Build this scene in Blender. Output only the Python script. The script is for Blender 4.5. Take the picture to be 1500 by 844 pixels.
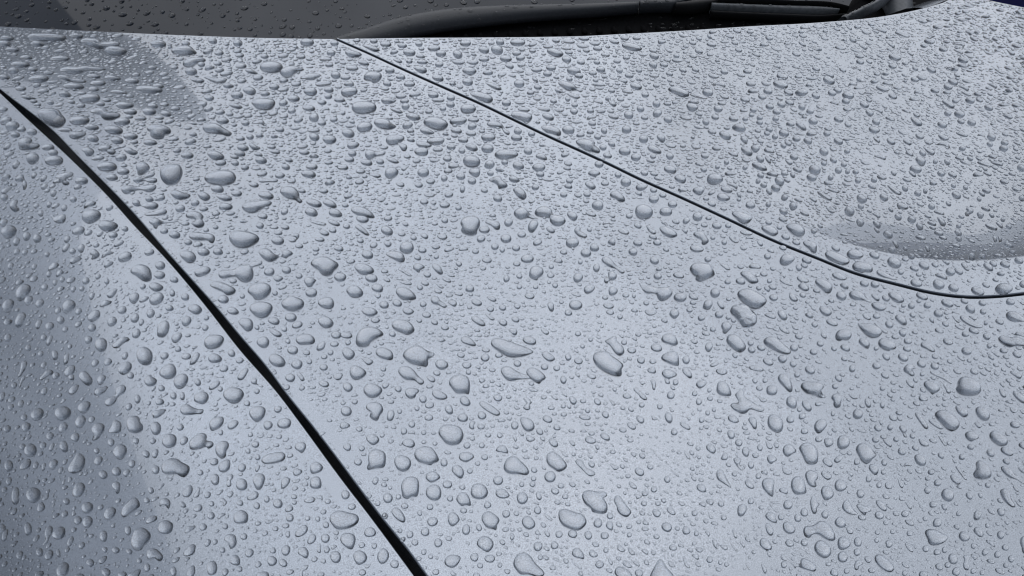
import bpy, bmesh, math, random
import numpy as np
from mathutils import Vector, Matrix
from mathutils.geometry import delaunay_2d_cdt

for o in list(bpy.data.objects):
    bpy.data.objects.remove(o)
random.seed(7)
rng = np.random.default_rng(11)
sc = bpy.context.scene
col = sc.collection

# ------------------------------------------------------------------
Z0 = 0.92                       # height of the hood above the road
CAM = np.array([0.0, 0.0, Z0 + 0.33])
PITCH = math.radians(37.0)      # depression of the view axis
HFOV = math.radians(66.0)
cam_d = bpy.data.cameras.new("camera")
cam = bpy.data.objects.new("camera", cam_d)
col.objects.link(cam)
cam.location = CAM
cam.rotation_euler = (math.pi / 2 - PITCH, 0, 0)
cam_d.sensor_fit = 'HORIZONTAL'
cam_d.angle = HFOV
cam_d.clip_start = 0.02
cam_d.clip_end = 2000
sc.camera = cam

# ------------------------------------------------------------------
SUN_EL, SUN_AZ = math.radians(54), math.radians(9)      # azimuth from +Y towards +X
CLOUD_LO, CLOUD_HI = 0.9, 9.0      # sky radiance away from and towards the hidden sun, before the 0.1 strength
world = bpy.data.worlds.new("World")
sc.world = world
world.use_nodes = True
wn, wl = world.node_tree.nodes, world.node_tree.links
wn.clear()
wo = wn.new('ShaderNodeOutputWorld')
bg = wn.new('ShaderNodeBackground')
sky = wn.new('ShaderNodeTexSky')
sky.sky_type = 'NISHITA'
sky.sun_disc = False
sky.sun_elevation = SUN_EL
sky.sun_rotation = SUN_AZ
sky.altitude = 100
sky.air_density = 1.0
sky.dust_density = 3.0
sky.ozone_density = 1.0
tc = wn.new('ShaderNodeTexCoord')
# overcast cloud layer: mottled, brighter towards the side where the sun is hidden
cn = wn.new('ShaderNodeTexNoise')
cn.inputs['Scale'].default_value = 3.2
cn.inputs['Detail'].default_value = 4
cn.inputs['Roughness'].default_value = 0.5
cr = wn.new('ShaderNodeMapRange')
cr.inputs['From Min'].default_value = 0.3
cr.inputs['From Max'].default_value = 0.7
cr.inputs['To Min'].default_value = 0.55
cr.inputs['To Max'].default_value = 1.50
dt = wn.new('ShaderNodeVectorMath'); dt.operation = 'DOT_PRODUCT'
dt.inputs[1].default_value = (math.cos(SUN_EL) * math.sin(SUN_AZ), math.cos(SUN_EL) * math.cos(SUN_AZ), math.sin(SUN_EL))
gl_ = wn.new('ShaderNodeMapRange'); gl_.interpolation_type = 'SMOOTHSTEP'
gl_.inputs['From Min'].default_value = -0.1
gl_.inputs['From Max'].default_value = 1.0
gl_.inputs['To Min'].default_value = CLOUD_LO
gl_.inputs['To Max'].default_value = CLOUD_HI
pr = wn.new('ShaderNodeMath'); pr.operation = 'MULTIPLY'
cc = wn.new('ShaderNodeVectorMath'); cc.operation = 'SCALE'
cc.inputs[0].default_value = (0.925, 0.985, 1.10)
mx = wn.new('ShaderNodeMix'); mx.data_type = 'RGBA'
mx.inputs[0].default_value = 0.88
wl.new(tc.outputs['Generated'], cn.inputs['Vector'])
wl.new(tc.outputs['Generated'], dt.inputs[0])
wl.new(dt.outputs['Value'], gl_.inputs['Value'])
wl.new(cn.outputs['Fac'], cr.inputs['Value'])
wl.new(cr.outputs['Result'], pr.inputs[0]); wl.new(gl_.outputs['Result'], pr.inputs[1])
# an overcast sky is about three times darker at the horizon than overhead
sx = wn.new('ShaderNodeSeparateXYZ'); wl.new(tc.outputs['Generated'], sx.inputs[0])
ce = wn.new('ShaderNodeMapRange')
ce.inputs['From Min'].default_value = 0.0; ce.inputs['From Max'].default_value = 0.55
ce.inputs['To Min'].default_value = 0.85; ce.inputs['To Max'].default_value = 0.9
wl.new(sx.outputs['Z'], ce.inputs['Value'])
p2 = wn.new('ShaderNodeMath'); p2.operation = 'MULTIPLY'
wl.new(pr.outputs['Value'], p2.inputs[0]); wl.new(ce.outputs['Result'], p2.inputs[1])
wl.new(p2.outputs['Value'], cc.inputs['Scale'])
wl.new(sky.outputs['Color'], mx.inputs[6])
wl.new(cc.outputs['Vector'], mx.inputs[7])
wl.new(mx.outputs[2], bg.inputs['Color'])
bg.inputs['Strength'].default_value = 0.10
wl.new(bg.outputs['Background'], wo.inputs['Surface'])

sun_d = bpy.data.lights.new("sun", 'SUN')
sun_d.energy = 0.85
sun_d.angle = math.radians(84)
sun_d.color = (1.0, 0.99, 0.975)
sun = bpy.data.objects.new("sun", sun_d)
col.objects.link(sun)
sdir = Vector((math.cos(SUN_EL) * math.sin(SUN_AZ), math.cos(SUN_EL) * math.cos(SUN_AZ), math.sin(SUN_EL)))
sun.rotation_euler = sdir.to_track_quat('Z', 'Y').to_euler()
sun.location = (0.5, 2, 4)

sc.view_settings.view_transform = 'Standard'
sc.view_settings.look = 'None'
sc.view_settings.exposure = -0.12
sc.view_settings.gamma = 1.0
sc.view_settings.use_curve_mapping = False
sc.cycles.use_denoising = True
sc.cycles.pixel_filter_type = 'BLACKMAN_HARRIS'
sc.cycles.filter_width = 1.15
sc.cycles.max_bounces = 10
sc.cycles.transmission_bounces = 8
sc.cycles.glossy_bounces = 5
sc.cycles.diffuse_bounces = 3
sc.cycles.sample_clamp_indirect = 4.0
sc.cycles.caustics_refractive = True
sc.cycles.caustics_reflective = True

# ------------------------------------------------------------------
FPX = 750.0 / math.tan(HFOV / 2)
CX, CY = 750.0, 422.0
cp, sp = math.cos(PITCH), math.sin(PITCH)
RIGHT = np.array([1.0, 0, 0]); FWD = np.array([0, cp, -sp]); UP = np.array([0, sp, cp])

def ray(px):
    px = np.atleast_2d(np.asarray(px, float))
    d = FWD[None] + ((px[:, 0:1] - CX) / FPX) * RIGHT[None] - ((px[:, 1:2] - CY) / FPX) * UP[None]
    return d / np.linalg.norm(d, axis=1, keepdims=True)

def project(P):
    P = np.atleast_2d(P) - CAM
    z = P @ FWD
    return np.stack([CX + FPX * (P @ RIGHT) / z, CY - FPX * (P @ UP) / z], 1)

def on_plane(px, h=0.0):
    d = ray(px)
    t = (Z0 + h - CAM[2]) / d[:, 2]
    return CAM + t[:, None] * d

# seams of the car body, where they run in the place
GAP_L = [(-60, 83), (0, 137), (33, 168.5), (103, 233), (157, 287), (200, 335), (232, 368), (300, 448), (348, 510), (407, 578), (440, 622), (500, 704), (540, 756), (605, 844), (700, 975), (830, 1160)]
GAP_R = [(-60, 75.5), (0, 129), (80, 192), (115, 228), (157, 270), (200, 315), (240, 362), (283, 410), (317, 448), (350, 488), (392, 537), (420, 575), (458, 622), (500, 677), (520, 704), (558, 754), (600, 806), (628, 844), (728, 975), (858, 1160)]
SEAM = [(492, 57), (540, 78), (583, 98), (650, 128), (700, 150), (750, 174), (800, 198), (853, 222), (892, 240), (933, 260), (1000, 290), (1067, 321), (1133, 352), (1200, 379), (1250, 399), (1317, 417), (1367, 429), (1417, 435), (1467, 433.5), (1500, 430), (1600, 413), (1750, 375), (2000, 300)]
EDGE_L = [(-60, 35.5), (0, 39), (100, 44), (250, 51), (400, 56), (488, 57.2)]
EDGE_R = [(494, 57.2), (600, 55.6), (700, 55), (800, 54), (850, 53), (900, 50.5), (1000, 45), (1100, 38.5), (1200, 33), (1300, 23), (1350, 13), (1382, 4)]
CREASE = [(1010, 248), (1080, 285), (1150, 318), (1220, 346), (1290, 371), (1350, 382), (1400, 384), (1450, 378), (1500, 369), (1600, 345), (1750, 305), (2000, 235)]

def spline(pts, n):
    p = np.asarray(pts, float)
    s = np.r_[0, np.cumsum(np.linalg.norm(np.diff(p, axis=0), axis=1))]
    # natural smooth: piecewise hermite with averaged tangents
    m = np.gradient(p, s, axis=0)
    u = np.linspace(0, s[-1], n)
    k = np.clip(np.searchsorted(s, u, side='right') - 1, 0, len(s) - 2)
    h = (s[k + 1] - s[k]); t = (u - s[k]) / h
    t = t[:, None]; h = h[:, None]
    return ((2*t**3 - 3*t**2 + 1) * p[k] + (t**3 - 2*t**2 + t) * h * m[k] + (-2*t**3 + 3*t**2) * p[k+1] + (t**3 - t**2) * h * m[k+1])

_g = on_plane(spline(np.array(GAP_L), 60))
GAPFIT = np.polyfit(_g[:, 1], _g[:, 0], 3)
_gy = (max(0.16, _g[:, 1].min()), _g[:, 1].max())
_c = on_plane(spline(CREASE, 60))
CRFIT = np.polyfit(_c[:, 0], _c[:, 1], 4)
_cx = (_c[:, 0].min(), _c[:, 0].max())
_r0, _r1 = on_plane([(640, 240)])[0], on_plane([(1230, 640)])[0]

def sstep(a, b, x):
    t = np.clip((x - a) / (b - a), 0, 1)
    return t * t * (3 - 2 * t)

def crease_y(X):
    return np.polyval(CRFIT, np.clip(X, _cx[0], _cx[1]))

def surf(X, Y):
    """height of the body surface over Z0"""
    X = np.asarray(X, float); Y = np.asarray(Y, float)
    z = -0.030 * (X - 0.05) ** 2 - 0.020 * (np.minimum(Y, 0.62) - 0.55) ** 2 + 0.15 * np.maximum(0, Y - 0.62) ** 2
    # fender rolls down to the left of the gap
    s = np.maximum(0.0, np.polyval(GAPFIT, np.clip(Y, *_gy)) - X) * 0.80
    z = z - (0.01 * s + 1.30 * np.maximum(0, s - 0.03) ** 2)
    # soft shoulder running through the hood
    n = np.array([_r1[1] - _r0[1], -(_r1[0] - _r0[0])]); n = n / np.linalg.norm(n)
    q = (X - _r0[0]) * n[0] + (Y - _r0[1]) * n[1]
    z = z + 0.0028 * np.exp(-(q / 0.045) ** 2)
    # dished centre panel behind its edge line
    c = Y - crease_y(X)
    fade = sstep(0.12, 0.36, X)
    cc_ = 0.5 * (c + np.sqrt(c * c + 0.002 ** 2))
    z = z + fade * (0.0003 * np.exp(-(c / 0.006) ** 2) - 0.0150 * (cc_ / 0.17) * np.exp(1 - cc_ / 0.17))
    # far shoulder falls away on the right
    w = np.maximum(0.0, X - 0.42 - 0.25 * (Y - 0.7))
    z = z - 0.16 * w ** 2
    return z

def normal(X, Y):
    e = 4e-4
    dx = (surf(X + e, Y) - surf(X - e, Y)) / (2 * e)
    dy = (surf(X, Y + e) - surf(X, Y - e)) / (2 * e)
    n = np.stack([-dx, -dy, np.ones_like(dx)], -1)
    return n / np.linalg.norm(n, axis=-1, keepdims=True)

def cast(px):
    """picture points -> points on the body surface"""
    px = np.atleast_2d(np.asarray(px, float))
    out = []
    for a in range(0, len(px), 4000):
        d = ray(px[a:a + 4000])
        ts = np.linspace(0.25, 2.6, 320)
        X = d[:, 0:1] * ts; Y = d[:, 1:2] * ts; Z = CAM[2] - Z0 + d[:, 2:3] * ts
        g = Z - surf(X, Y)
        neg = g < 0
        k = np.where(neg.any(1), neg.argmax(1), 319)
        k = np.maximum(k, 1)
        lo = ts[k - 1]; hi = ts[k]
        for _ in range(22):
            mid = (lo + hi) / 2
            gm = CAM[2] - Z0 + d[:, 2] * mid - surf(d[:, 0] * mid, d[:, 1] * mid)
            up = gm > 0
            lo = np.where(up, mid, lo); hi = np.where(up, hi, mid)
        out.append(CAM + d * ((lo + hi) / 2)[:, None])
    return np.concatenate(out)

# ------------------------------------------------------------------
def mat(name):
    m = bpy.data.materials.new(name)
    m.use_nodes = True
    return m, m.node_tree.nodes, m.node_tree.links, m.node_tree.nodes['Principled BSDF']

M_PAINT, n_, l_, b_ = mat("silver_paint")
b_.inputs['Metallic'].default_value = 0.92
b_.inputs['Roughness'].default_value = 0.36
b_.inputs['Coat Weight'].default_value = 1.0
b_.inputs['Coat Roughness'].default_value = 0.03
b_.inputs['Coat IOR'].default_value = 1.62
t1 = n_.new('ShaderNodeTexCoord')
fl = n_.new('ShaderNodeTexNoise'); fl.inputs['Scale'].default_value = 2600; fl.inputs['Detail'].default_value = 2
rp = n_.new('ShaderNodeValToRGB')
rp.color_ramp.elements[0].position = 0.35; rp.color_ramp.elements[0].color = (0.215, 0.243, 0.280, 1)
rp.color_ramp.elements[1].position = 0.68; rp.color_ramp.elements[1].color = (0.405, 0.445, 0.505, 1)
l_.new(t1.outputs['Object'], fl.inputs['Vector'])
l_.new(fl.outputs['Fac'], rp.inputs['Fac'])
l_.new(rp.outputs['Color'], b_.inputs['Base Color'])
bp = n_.new('ShaderNodeBump'); bp.inputs['Strength'].default_value = 0.10; bp.inputs['Distance'].default_value = 0.0002
l_.new(fl.outputs['Fac'], bp.inputs['Height'])
l_.new(bp.outputs['Normal'], b_.inputs['Normal'])
# faint film of dried dust that dulls the gloss in patches
du = n_.new('ShaderNodeTexNoise'); du.inputs['Scale'].default_value = 9; du.inputs['Detail'].default_value = 6
dr = n_.new('ShaderNodeMapRange'); dr.inputs['To Min'].default_value = 0.20; dr.inputs['To Max'].default_value = 0.30
l_.new(t1.outputs['Object'], du.inputs['Vector']); l_.new(du.outputs['Fac'], dr.inputs['Value']); l_.new(dr.outputs['Result'], b_.inputs['Roughness'])

M_WATER, n_, l_, b_ = mat("water")
b_.inputs['Base Color'].default_value = (1, 1, 1, 1)
b_.inputs['Roughness'].default_value = 0.0
b_.inputs['IOR'].default_value = 1.333
b_.inputs['Transmission Weight'].default_value = 1.0

M_BLACK, n_, l_, b_ = mat("black_rubber")
b_.inputs['Base Color'].default_value = (0.004, 0.004, 0.005, 1)
b_.inputs['Roughness'].default_value = 0.6

def noisy(name, c0, c1, rough, scale, bump=0.0):
    m, n, l, b = mat(name)
    t = n.new('ShaderNodeTexCoord'); x = n.new('ShaderNodeTexNoise')
    x.inputs['Scale'].default_value = scale; x.inputs['Detail'].default_value = 5
    r = n.new('ShaderNodeValToRGB')
    r.color_ramp.elements[0].position = 0.3; r.color_ramp.elements[0].color = (*c0, 1)
    r.color_ramp.elements[1].position = 0.7; r.color_ramp.elements[1].color = (*c1, 1)
    l.new(t.outputs['Object'], x.inputs['Vector']); l.new(x.outputs['Fac'], r.inputs['Fac']); l.new(r.outputs['Color'], b.inputs['Base Color'])
    b.inputs['Roughness'].default_value = rough
    if bump:
        bb = n.new('ShaderNodeBump'); bb.inputs['Strength'].default_value = bump; bb.inputs['Distance'].default_value = 0.001
        l.new(x.outputs['Fac'], bb.inputs['Height']); l.new(bb.outputs['Normal'], b.inputs['Normal'])
    return m

M_WIPER = noisy("wiper_plastic", (0.030, 0.034, 0.040), (0.045, 0.050, 0.058), 0.42, 500, 0.15)
M_COWL = noisy("cowl_plastic", (0.003, 0.003, 0.0035), (0.007, 0.007, 0.008), 0.85, 300, 0.2)
M_COWL.node_tree.nodes['Principled BSDF'].inputs['Specular IOR Level'].default_value = 0.2
M_GREYPL = noisy("grey_plastic", (0.10, 0.11, 0.12), (0.17, 0.18, 0.19), 0.4, 200, 0.2)
M_ASPH = noisy("asphalt", (0.035, 0.035, 0.037), (0.065, 0.064, 0.062), 0.8, 60, 0.3)
M_BLUE = noisy("blue_paint", (0.004, 0.006, 0.10), (0.006, 0.009, 0.13), 0.25, 40)
M_GLASS, n_, l_, b_ = mat("windshield_glass")
b_.inputs['Base Color'].default_value = (0.010, 0.016, 0.028, 1)
b_.inputs['Roughness'].default_value = 0.03
b_.inputs['IOR'].default_value = 1.52

# ------------------------------------------------------------------
def make_obj(name, verts, faces, m, parent=None, normals=None, origin=None, smooth=True):
    v = np.asarray(verts, float)
    o0 = np.zeros(3) if origin is None else np.asarray(origin, float)
    if parent is not None:
        o0p = np.array(parent.location)
    me = bpy.data.meshes.new(name)
    me.from_pydata((v - o0).tolist(), [], [list(map(int, f)) for f in faces])
    me.materials.append(m)
    if smooth:
        me.shade_smooth()
    if normals is not None:
        me.normals_split_custom_set_from_vertices([tuple(x) for x in normals])
    ob = bpy.data.objects.new(name, me)
    col.objects.link(ob)
    if parent is not None:
        ob.parent = parent
        ob.location = Vector(o0 - o0p) if origin is not None else Vector(-o0p)
    else:
        ob.location = Vector(o0)
    return ob

def tag(o, label=None, category=None, group=None, kind=None):
    for k, v in (("label", label), ("category", category), ("group", group), ("kind", kind)):
        if v:
            o[k] = v
    return o

def in_poly(P, poly):
    P = np.asarray(P, float); out = np.zeros(len(P), bool)
    px, py = poly[:, 0], poly[:, 1]
    qx, qy = np.roll(px, -1), np.roll(py, -1)
    dy = np.where(qy == py, 1e-30, qy - py)
    ch = max(1, int(2e6 / len(poly)))
    for a in range(0, len(P), ch):
        x, y = P[a:a + ch, 0:1], P[a:a + ch, 1:2]
        hit = ((py > y) != (qy > y)) & (x < (qx - px) * (y - py) / dy + px)
        out[a:a + ch] = hit.sum(1) % 2 == 1
    return out

def poly_dist(P, poly):
    P = np.asarray(P, float); out = np.empty(len(P))
    A = poly; D = np.roll(poly, -1, 0) - A
    L = np.maximum((D ** 2).sum(1), 1e-30)
    ch = max(1, int(1e6 / len(poly)))
    for a in range(0, len(P), ch):
        W = P[a:a + ch, None, :] - A[None]
        t = np.clip((W * D).sum(2) / L, 0, 1)
        out[a:a + ch] = np.sqrt(((W - t[..., None] * D) ** 2).sum(2).min(1))
    return out

def scan_fill(grid, poly, val):
    """fill a polygon (grid cells) row by row"""
    px, py = poly[:, 0], poly[:, 1]
    qx, qy = np.roll(px, -1), np.roll(py, -1)
    for j in range(max(0, int(py.min())), min(grid.shape[0], int(py.max()) + 1)):
        y = j + 0.5
        m = (py > y) != (qy > y)
        if not m.any(): continue
        xs = np.sort(px[m] + (qx[m] - px[m]) * (y - py[m]) / (qy[m] - py[m]))
        for a, b in zip(xs[::2], xs[1::2]):
            grid[j, max(0, int(a)):max(0, int(b))] = val

def resample(P, step):
    P = np.asarray(P)
    s = np.r_[0, np.cumsum(np.linalg.norm(np.diff(P, axis=0), axis=1))]
    n = max(2, int(s[-1] / step) + 1)
    u = np.linspace(0, s[-1], n)
    return np.stack([np.interp(u, s, P[:, i]) for i in range(P.shape[1])], 1)

def area2(p):
    x, y = p[:, 0], p[:, 1]
    return 0.5 * np.sum(x * np.roll(y, -1) - np.roll(x, -1) * y)

# ------------------------------------------------------------------
def closed_spline_(P, n):
    P = np.asarray(P, float); P = np.vstack([P, P[:1]])
    return resample(P, np.linalg.norm(np.diff(P, axis=0), axis=1).sum() / n)[:-1]

car = bpy.data.objects.new("parked_car", None)
col.objects.link(car)
car.location = (0.1, 0.9, Z0)
car.empty_display_size = 0.1
tag(car, "silver blue car with rain beaded hood, black seams, dark windshield and wiper", "car")

PANELS = {}

def panel(name, poly, step, extra=None, roll=0.0011, depth=0.030):
    """sheet metal panel: top skin on the body surface, rolled edge and flange all round"""
    poly = np.asarray(poly)
    if area2(poly) < 0:
        poly = poly[::-1]
    closed = resample(np.vstack([poly, poly[:1]]), 0.005)[:-1]
    t = np.roll(closed, -1, 0) - np.roll(closed, 1, 0)
    t /= np.linalg.norm(t, axis=1, keepdims=True) + 1e-12
    outn = np.stack([t[:, 1], -t[:, 0]], 1)
    rim = closed - outn * 0.0003
    lo, hi = rim.min(0), rim.max(0)
    gx, gy = np.meshgrid(np.arange(lo[0], hi[0], step), np.arange(lo[1], hi[1], step))
    gx[1::2] += step / 2
    G = np.stack([gx.ravel(), gy.ravel()], 1)
    if extra is not None:
        d = np.abs(G[:, 1] - crease_y(G[:, 0]))
        G = G[d > 0.009]
        G = np.vstack([G, extra])
    G = G[in_poly(G, rim)]
    G = G[poly_dist(G, rim) > step * 0.4]
    allp = np.vstack([rim, G])
    nb = len(rim)
    v, e, f, ov, oe, of = delaunay_2d_cdt([Vector(p) for p in allp], [(i, (i + 1) % nb) for i in range(nb)], [], 1, 1e-7)
    V2 = np.array([tuple(p) for p in v])
    F = []
    cen = np.array([V2[list(t3)].mean(0) for t3 in f])
    F = [tuple(t3) for t3 in f]
    # orient upward
    FF = []
    for t3 in F:
        a, b, c = V2[list(t3)]
        FF.append(t3 if (b[0]-a[0])*(c[1]-a[1]) - (b[1]-a[1])*(c[0]-a[0]) > 0 else t3[::-1])
    V3 = np.column_stack([V2, surf(V2[:, 0], V2[:, 1]) + Z0])
    N3 = normal(V2[:, 0], V2[:, 1])
    # map rim indices
    key = {tuple(np.round(p, 6)): i for i, p in enumerate(V2)}
    ridx = [key.get(tuple(np.round(p, 6)), None) for p in rim]
    if any(r is None for r in ridx):
        ridx = [int(np.argmin(((V2 - p) ** 2).sum(1))) for p in rim]
    base = V3[ridx]; bn = N3[ridx]
    o3 = np.column_stack([outn, np.zeros(len(outn))])
    o3 = o3 - bn * (o3 * bn).sum(1, keepdims=True)
    o3 /= np.linalg.norm(o3, axis=1, keepdims=True)
    prev = ridx
    vs = [V3]; ns = [N3]; cnt = len(V3)
    rings = [(math.radians(a), 0.0) for a in (25, 50, 72, 90)] + [(math.pi / 2, depth)]
    for th, dn in rings:
        P = base + o3 * roll * math.sin(th) - bn * (roll * (1 - math.cos(th)) + dn)
        N = bn * math.cos(th) + o3 * math.sin(th)
        cur = list(range(cnt, cnt + nb)); cnt += nb
        vs.append(P); ns.append(N)
        for i in range(nb):
            j = (i + 1) % nb
            FF.append((prev[i], cur[i], cur[j], prev[j]))
        prev = cur
    ob = make_obj(name, np.vstack(vs), FF, M_PAINT, car, np.vstack(ns))
    PANELS[name] = rim
    return ob

gl = cast(spline(GAP_L, 160))[:, :2]
gr = cast(spline(GAP_R, 160))[:, :2]
sm = spline(SEAM, 200)
tn = np.gradient(sm, axis=0); tn /= np.linalg.norm(tn, axis=1, keepdims=True)
nn = np.stack([-tn[:, 1], tn[:, 0]], 1)             # downwards in the picture
half = np.interp(sm[:, 0], [490, 700, 1000, 1400], [1.8, 2.2, 2.5, 2.8])[:, None]
seam_lo = cast(sm + nn * half)[:, :2]
seam_hi = cast(sm - nn * half)[:, :2]
seam_mid = cast(sm)[:, :2]
el = cast(spline(EDGE_L, 60))[:, :2]
er = cast(spline(EDGE_R, 120))[:, :2]

fend = np.vstack([gl, np.column_stack([gl[::-1, 0] - 0.42, gl[::-1, 1]])])
bot = cast([(900, 1180), (1300, 1200), (1700, 1170), (2050, 900), (2130, 620), (2090, 420)])[:, :2]
hood_poly = np.vstack([el, seam_lo, bot[::-1], gr[::-1]])
# far side of the centre panel
far = cast([(1396, -3), (1412, -6), (1436, -2), (1470, 5), (1500, 11), (1560, 26), (1640, 50), (1740, 90), (1880, 140), (2000, 195), (2060, 240), (2060, 275)])[:, :2]
cen_poly = np.vstack([er, far, seam_hi[::-1]])
xs = np.arange(0.17, 1.5, 0.007)
far_curve = np.vstack([er[-4:], far])
extra = np.vstack([np.column_stack([xs + 0.0035 * (k % 2), crease_y(xs) + d]) for k, d in enumerate(np.arange(-0.006, 0.0101, 0.0014))])

fender = panel("fender", fend, 0.011)
hood = panel("hood", hood_poly, 0.011)
centre = panel("hood_center_panel", cen_poly, 0.012, extra)
tag(fender, "curved panel left of the thick black gap")
tag(hood, "broad panel between the thick black gap and the thin seam")
tag(centre, "dished panel beyond the thin seam, below the wiper")

def strip(name, mid, w, drop, m):
    """rubber seal lying at the bottom of a seam"""
    mid = resample(mid, 0.01)
    t = np.gradient(mid, axis=0); t /= np.linalg.norm(t, axis=1, keepdims=True)
    nr = np.stack([-t[:, 1], t[:, 0]], 1)
    rows = []
    prof = [(-1, -0.004), (-0.5, 0.0), (0, 0.0012), (0.5, 0.0), (1, -0.004)]
    z = surf(mid[:, 0], mid[:, 1]) + Z0 - drop
    for a, dz in prof:
        rows.append(np.column_stack([mid + nr * w * a, z + dz]))
    n = len(mid); V = np.vstack(rows)
    F = [(r * n + i, r * n + i + 1, (r + 1) * n + i + 1, (r + 1) * n + i) for r in range(len(prof) - 1) for i in range(n - 1)]
    return make_obj(name, V, F, m, car)

strip("seal", (gl + gr) / 2, 0.012, 0.024, M_BLACK)
strip("seal", seam_mid, 0.009, 0.020, M_BLACK)

# --- windshield: a curved pane that rises behind the rear edge of the hood
BASE = np.vstack([el, er])
BFIT = np.polyfit(BASE[:, 0], BASE[:, 1], 4)
def base_y(X):
    return np.polyval(BFIT, np.clip(X, BASE[:, 0].min(), BASE[:, 0].max()))
GL_T = math.tan(math.radians(29))
def glass_base(X):
    # foot of the glass, a gentle arc tucked behind the rear edge of the hood
    return 1.055 + 0.10 * X ** 2
def glass_z(X, Y):
    d = Y - glass_base(X)
    return Z0 - 0.040 + GL_T * d - 0.04 * d * d
us = np.linspace(-0.85, 0.50, 90); vs_ = np.linspace(-0.09, 0.75, 50)
U, V = np.meshgrid(us, vs_)
GX = U; GY = glass_base(U) + V; GZ = glass_z(U, GY)
nv = [(r * 90 + c, r * 90 + c + 1, (r + 1) * 90 + c + 1, (r + 1) * 90 + c) for r in range(49) for c in range(89)]
windshield = make_obj("windshield", np.column_stack([GX.ravel(), GY.ravel(), GZ.ravel()]), nv, M_GLASS, car)

def cast_glass(px, lift=0.0):
    d = ray(px)
    ts = np.linspace(0.6, 3.0, 1200)
    X = d[:, 0:1] * ts; Y = d[:, 1:2] * ts; Z = CAM[2] + d[:, 2:3] * ts
    g = Z - glass_z(X, Y) - lift
    k = (g < 0).argmax(1); k = np.maximum(k, 1)
    a = np.arange(len(k)); g0 = g[a, k - 1]; g1 = g[a, k]
    t = ts[k - 1] + (ts[k] - ts[k - 1]) * g0 / (g0 - g1)
    return CAM + d * t[:, None]

# --- cowl: black tray with louvres between hood and glass
ctop = [(470, 66), (520, 60), (600, 44), (700, 28), (850, 18), (1000, 14), (1150, 20), (1236, 20), (1252, -6), (1275, -30), (1420, -40)]
cbot = [(470, 80), (520, 72), (600, 70), (700, 70), (850, 66), (1000, 60), (1150, 50), (1236, 44), (1290, 38), (1350, 26), (1420, 10)]
n = 90
Tp, Bp = spline(ctop, n), spline(cbot, n)
rows = [cast_glass(Tp + (Bp - Tp) * f, lf) for f, lf in ((0, 0.003), (0.12, 0.006), (0.3, 0.002), (0.6, 0.0015), (1.0, 0.0015))]
cowl = make_obj("cowl", np.vstack(rows), [(r * n + i, (r + 1) * n + i, (r + 1) * n + i + 1, r * n + i + 1) for r in range(4) for i in range(n - 1)], M_COWL, car)
def box(name, c, sx, sy, sz, rz, m, parent, bev=0.0015):
    bm = bmesh.new()
    bmesh.ops.create_cube(bm, size=1.0)
    bmesh.ops.scale(bm, vec=(sx, sy, sz), verts=bm.verts)
    bmesh.ops.bevel(bm, geom=bm.edges[:], offset=bev, segments=2, affect='EDGES')
    bmesh.ops.rotate(bm, matrix=Matrix.Rotation(rz, 3, 'Z'), verts=bm.verts)
    me = bpy.data.meshes.new(name); bm.to_mesh(me); bm.free()
    me.materials.append(m); me.shade_smooth()
    o = bpy.data.objects.new(name, me); col.objects.link(o)
    o.parent = parent; o.location = Vector(c)          # the cowl's own origin is the world's
    return o
lp = spline([(660, 52), (760, 47), (900, 42), (1050, 38), (1200, 30)], 26)
for q, p in zip(lp, cast_glass(lp, -0.0015)):
    lv = box("louvre", p, 0.007, 0.030, 0.006, 0.1, M_COWL, cowl)
# --- wiper: broad curved arm sweeping out of the cowl, joint, then the blade
def loft(name, top, bot, thick, m, parent, lift=0.012, n=70, bulge=0.35):
    """solid bar whose top and lower outlines run along the given lines, standing on the glass"""
    T = cast_glass(spline(top, n), lift); B = cast_glass(spline(bot, n), lift)
    nrm = np.array([0, -math.sin(math.radians(29)), math.cos(math.radians(29))])
    prof = []
    K = 10
    for k in range(K + 1):
        f = k / K
        prof.append((f, thick * (1 - abs(2 * f - 1) ** 2.6)))
    for k in range(1, K):
        f = 1 - k / K
        prof.append((f, -thick * 0.5))
    rows = [T + (B - T) * f + nrm * h for f, h in prof]
    V = np.vstack(rows); L = len(prof)
    F = [(r * n + i, ((r + 1) % L) * n + i, ((r + 1) % L) * n + i + 1, r * n + i + 1) for r in range(L) for i in range(n - 1)]
    F.append(tuple(r * n for r in range(L)))
    F.append(tuple(r * n + n - 1 for r in range(L))[::-1])
    return make_obj(name, V, F, m, parent)

wiper = loft("wiper_arm", [(476, 60), (500, 52), (530, 43), (565, 31), (600, 22), (640, 15), (700, 10), (770, 8), (850, 7.5), (934, 5.5)],
             [(520, 76), (560, 68), (600, 56.5), (630, 50), (665, 44.5), (700, 40), (760, 33.5), (820, 28.5), (880, 24), (934, 19)], 0.010, M_WIPER, car)
tag(wiper, "broad dark grey wiper arm sweeping up from the hood edge")
head = loft("arm_head", [(936, 5), (965, 3.5), (1000, 3), (1012, 5)], [(936, 19), (965, 17.5), (985, 17), (1012, 6.5)], 0.011, M_WIPER, wiper, n=30)
joint = loft("joint", [(990, 9), (1015, 4.5), (1040, 4), (1050, 7)], [(985, 20), (1010, 20), (1036, 16), (1048, 12)], 0.012, M_BLACK, wiper, n=30)
blade_sp = loft("blade_spoiler", [(1040, 8), (1090, 10), (1150, 12), (1205, 14), (1226, 18)], [(1040, 18), (1090, 20.5), (1150, 23), (1205, 24.5), (1226, 23.5)], 0.010, M_GREYPL, wiper, lift=0.014, n=40)
blade_top = loft("blade_frame", [(1046, 3.5), (1100, 6), (1160, 8.5), (1220, 11.5), (1240, 17)], [(1046, 7.5), (1100, 9.5), (1160, 12), (1220, 15.5), (1240, 20)], 0.012, M_BLACK, wiper, lift=0.016, n=40)
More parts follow.
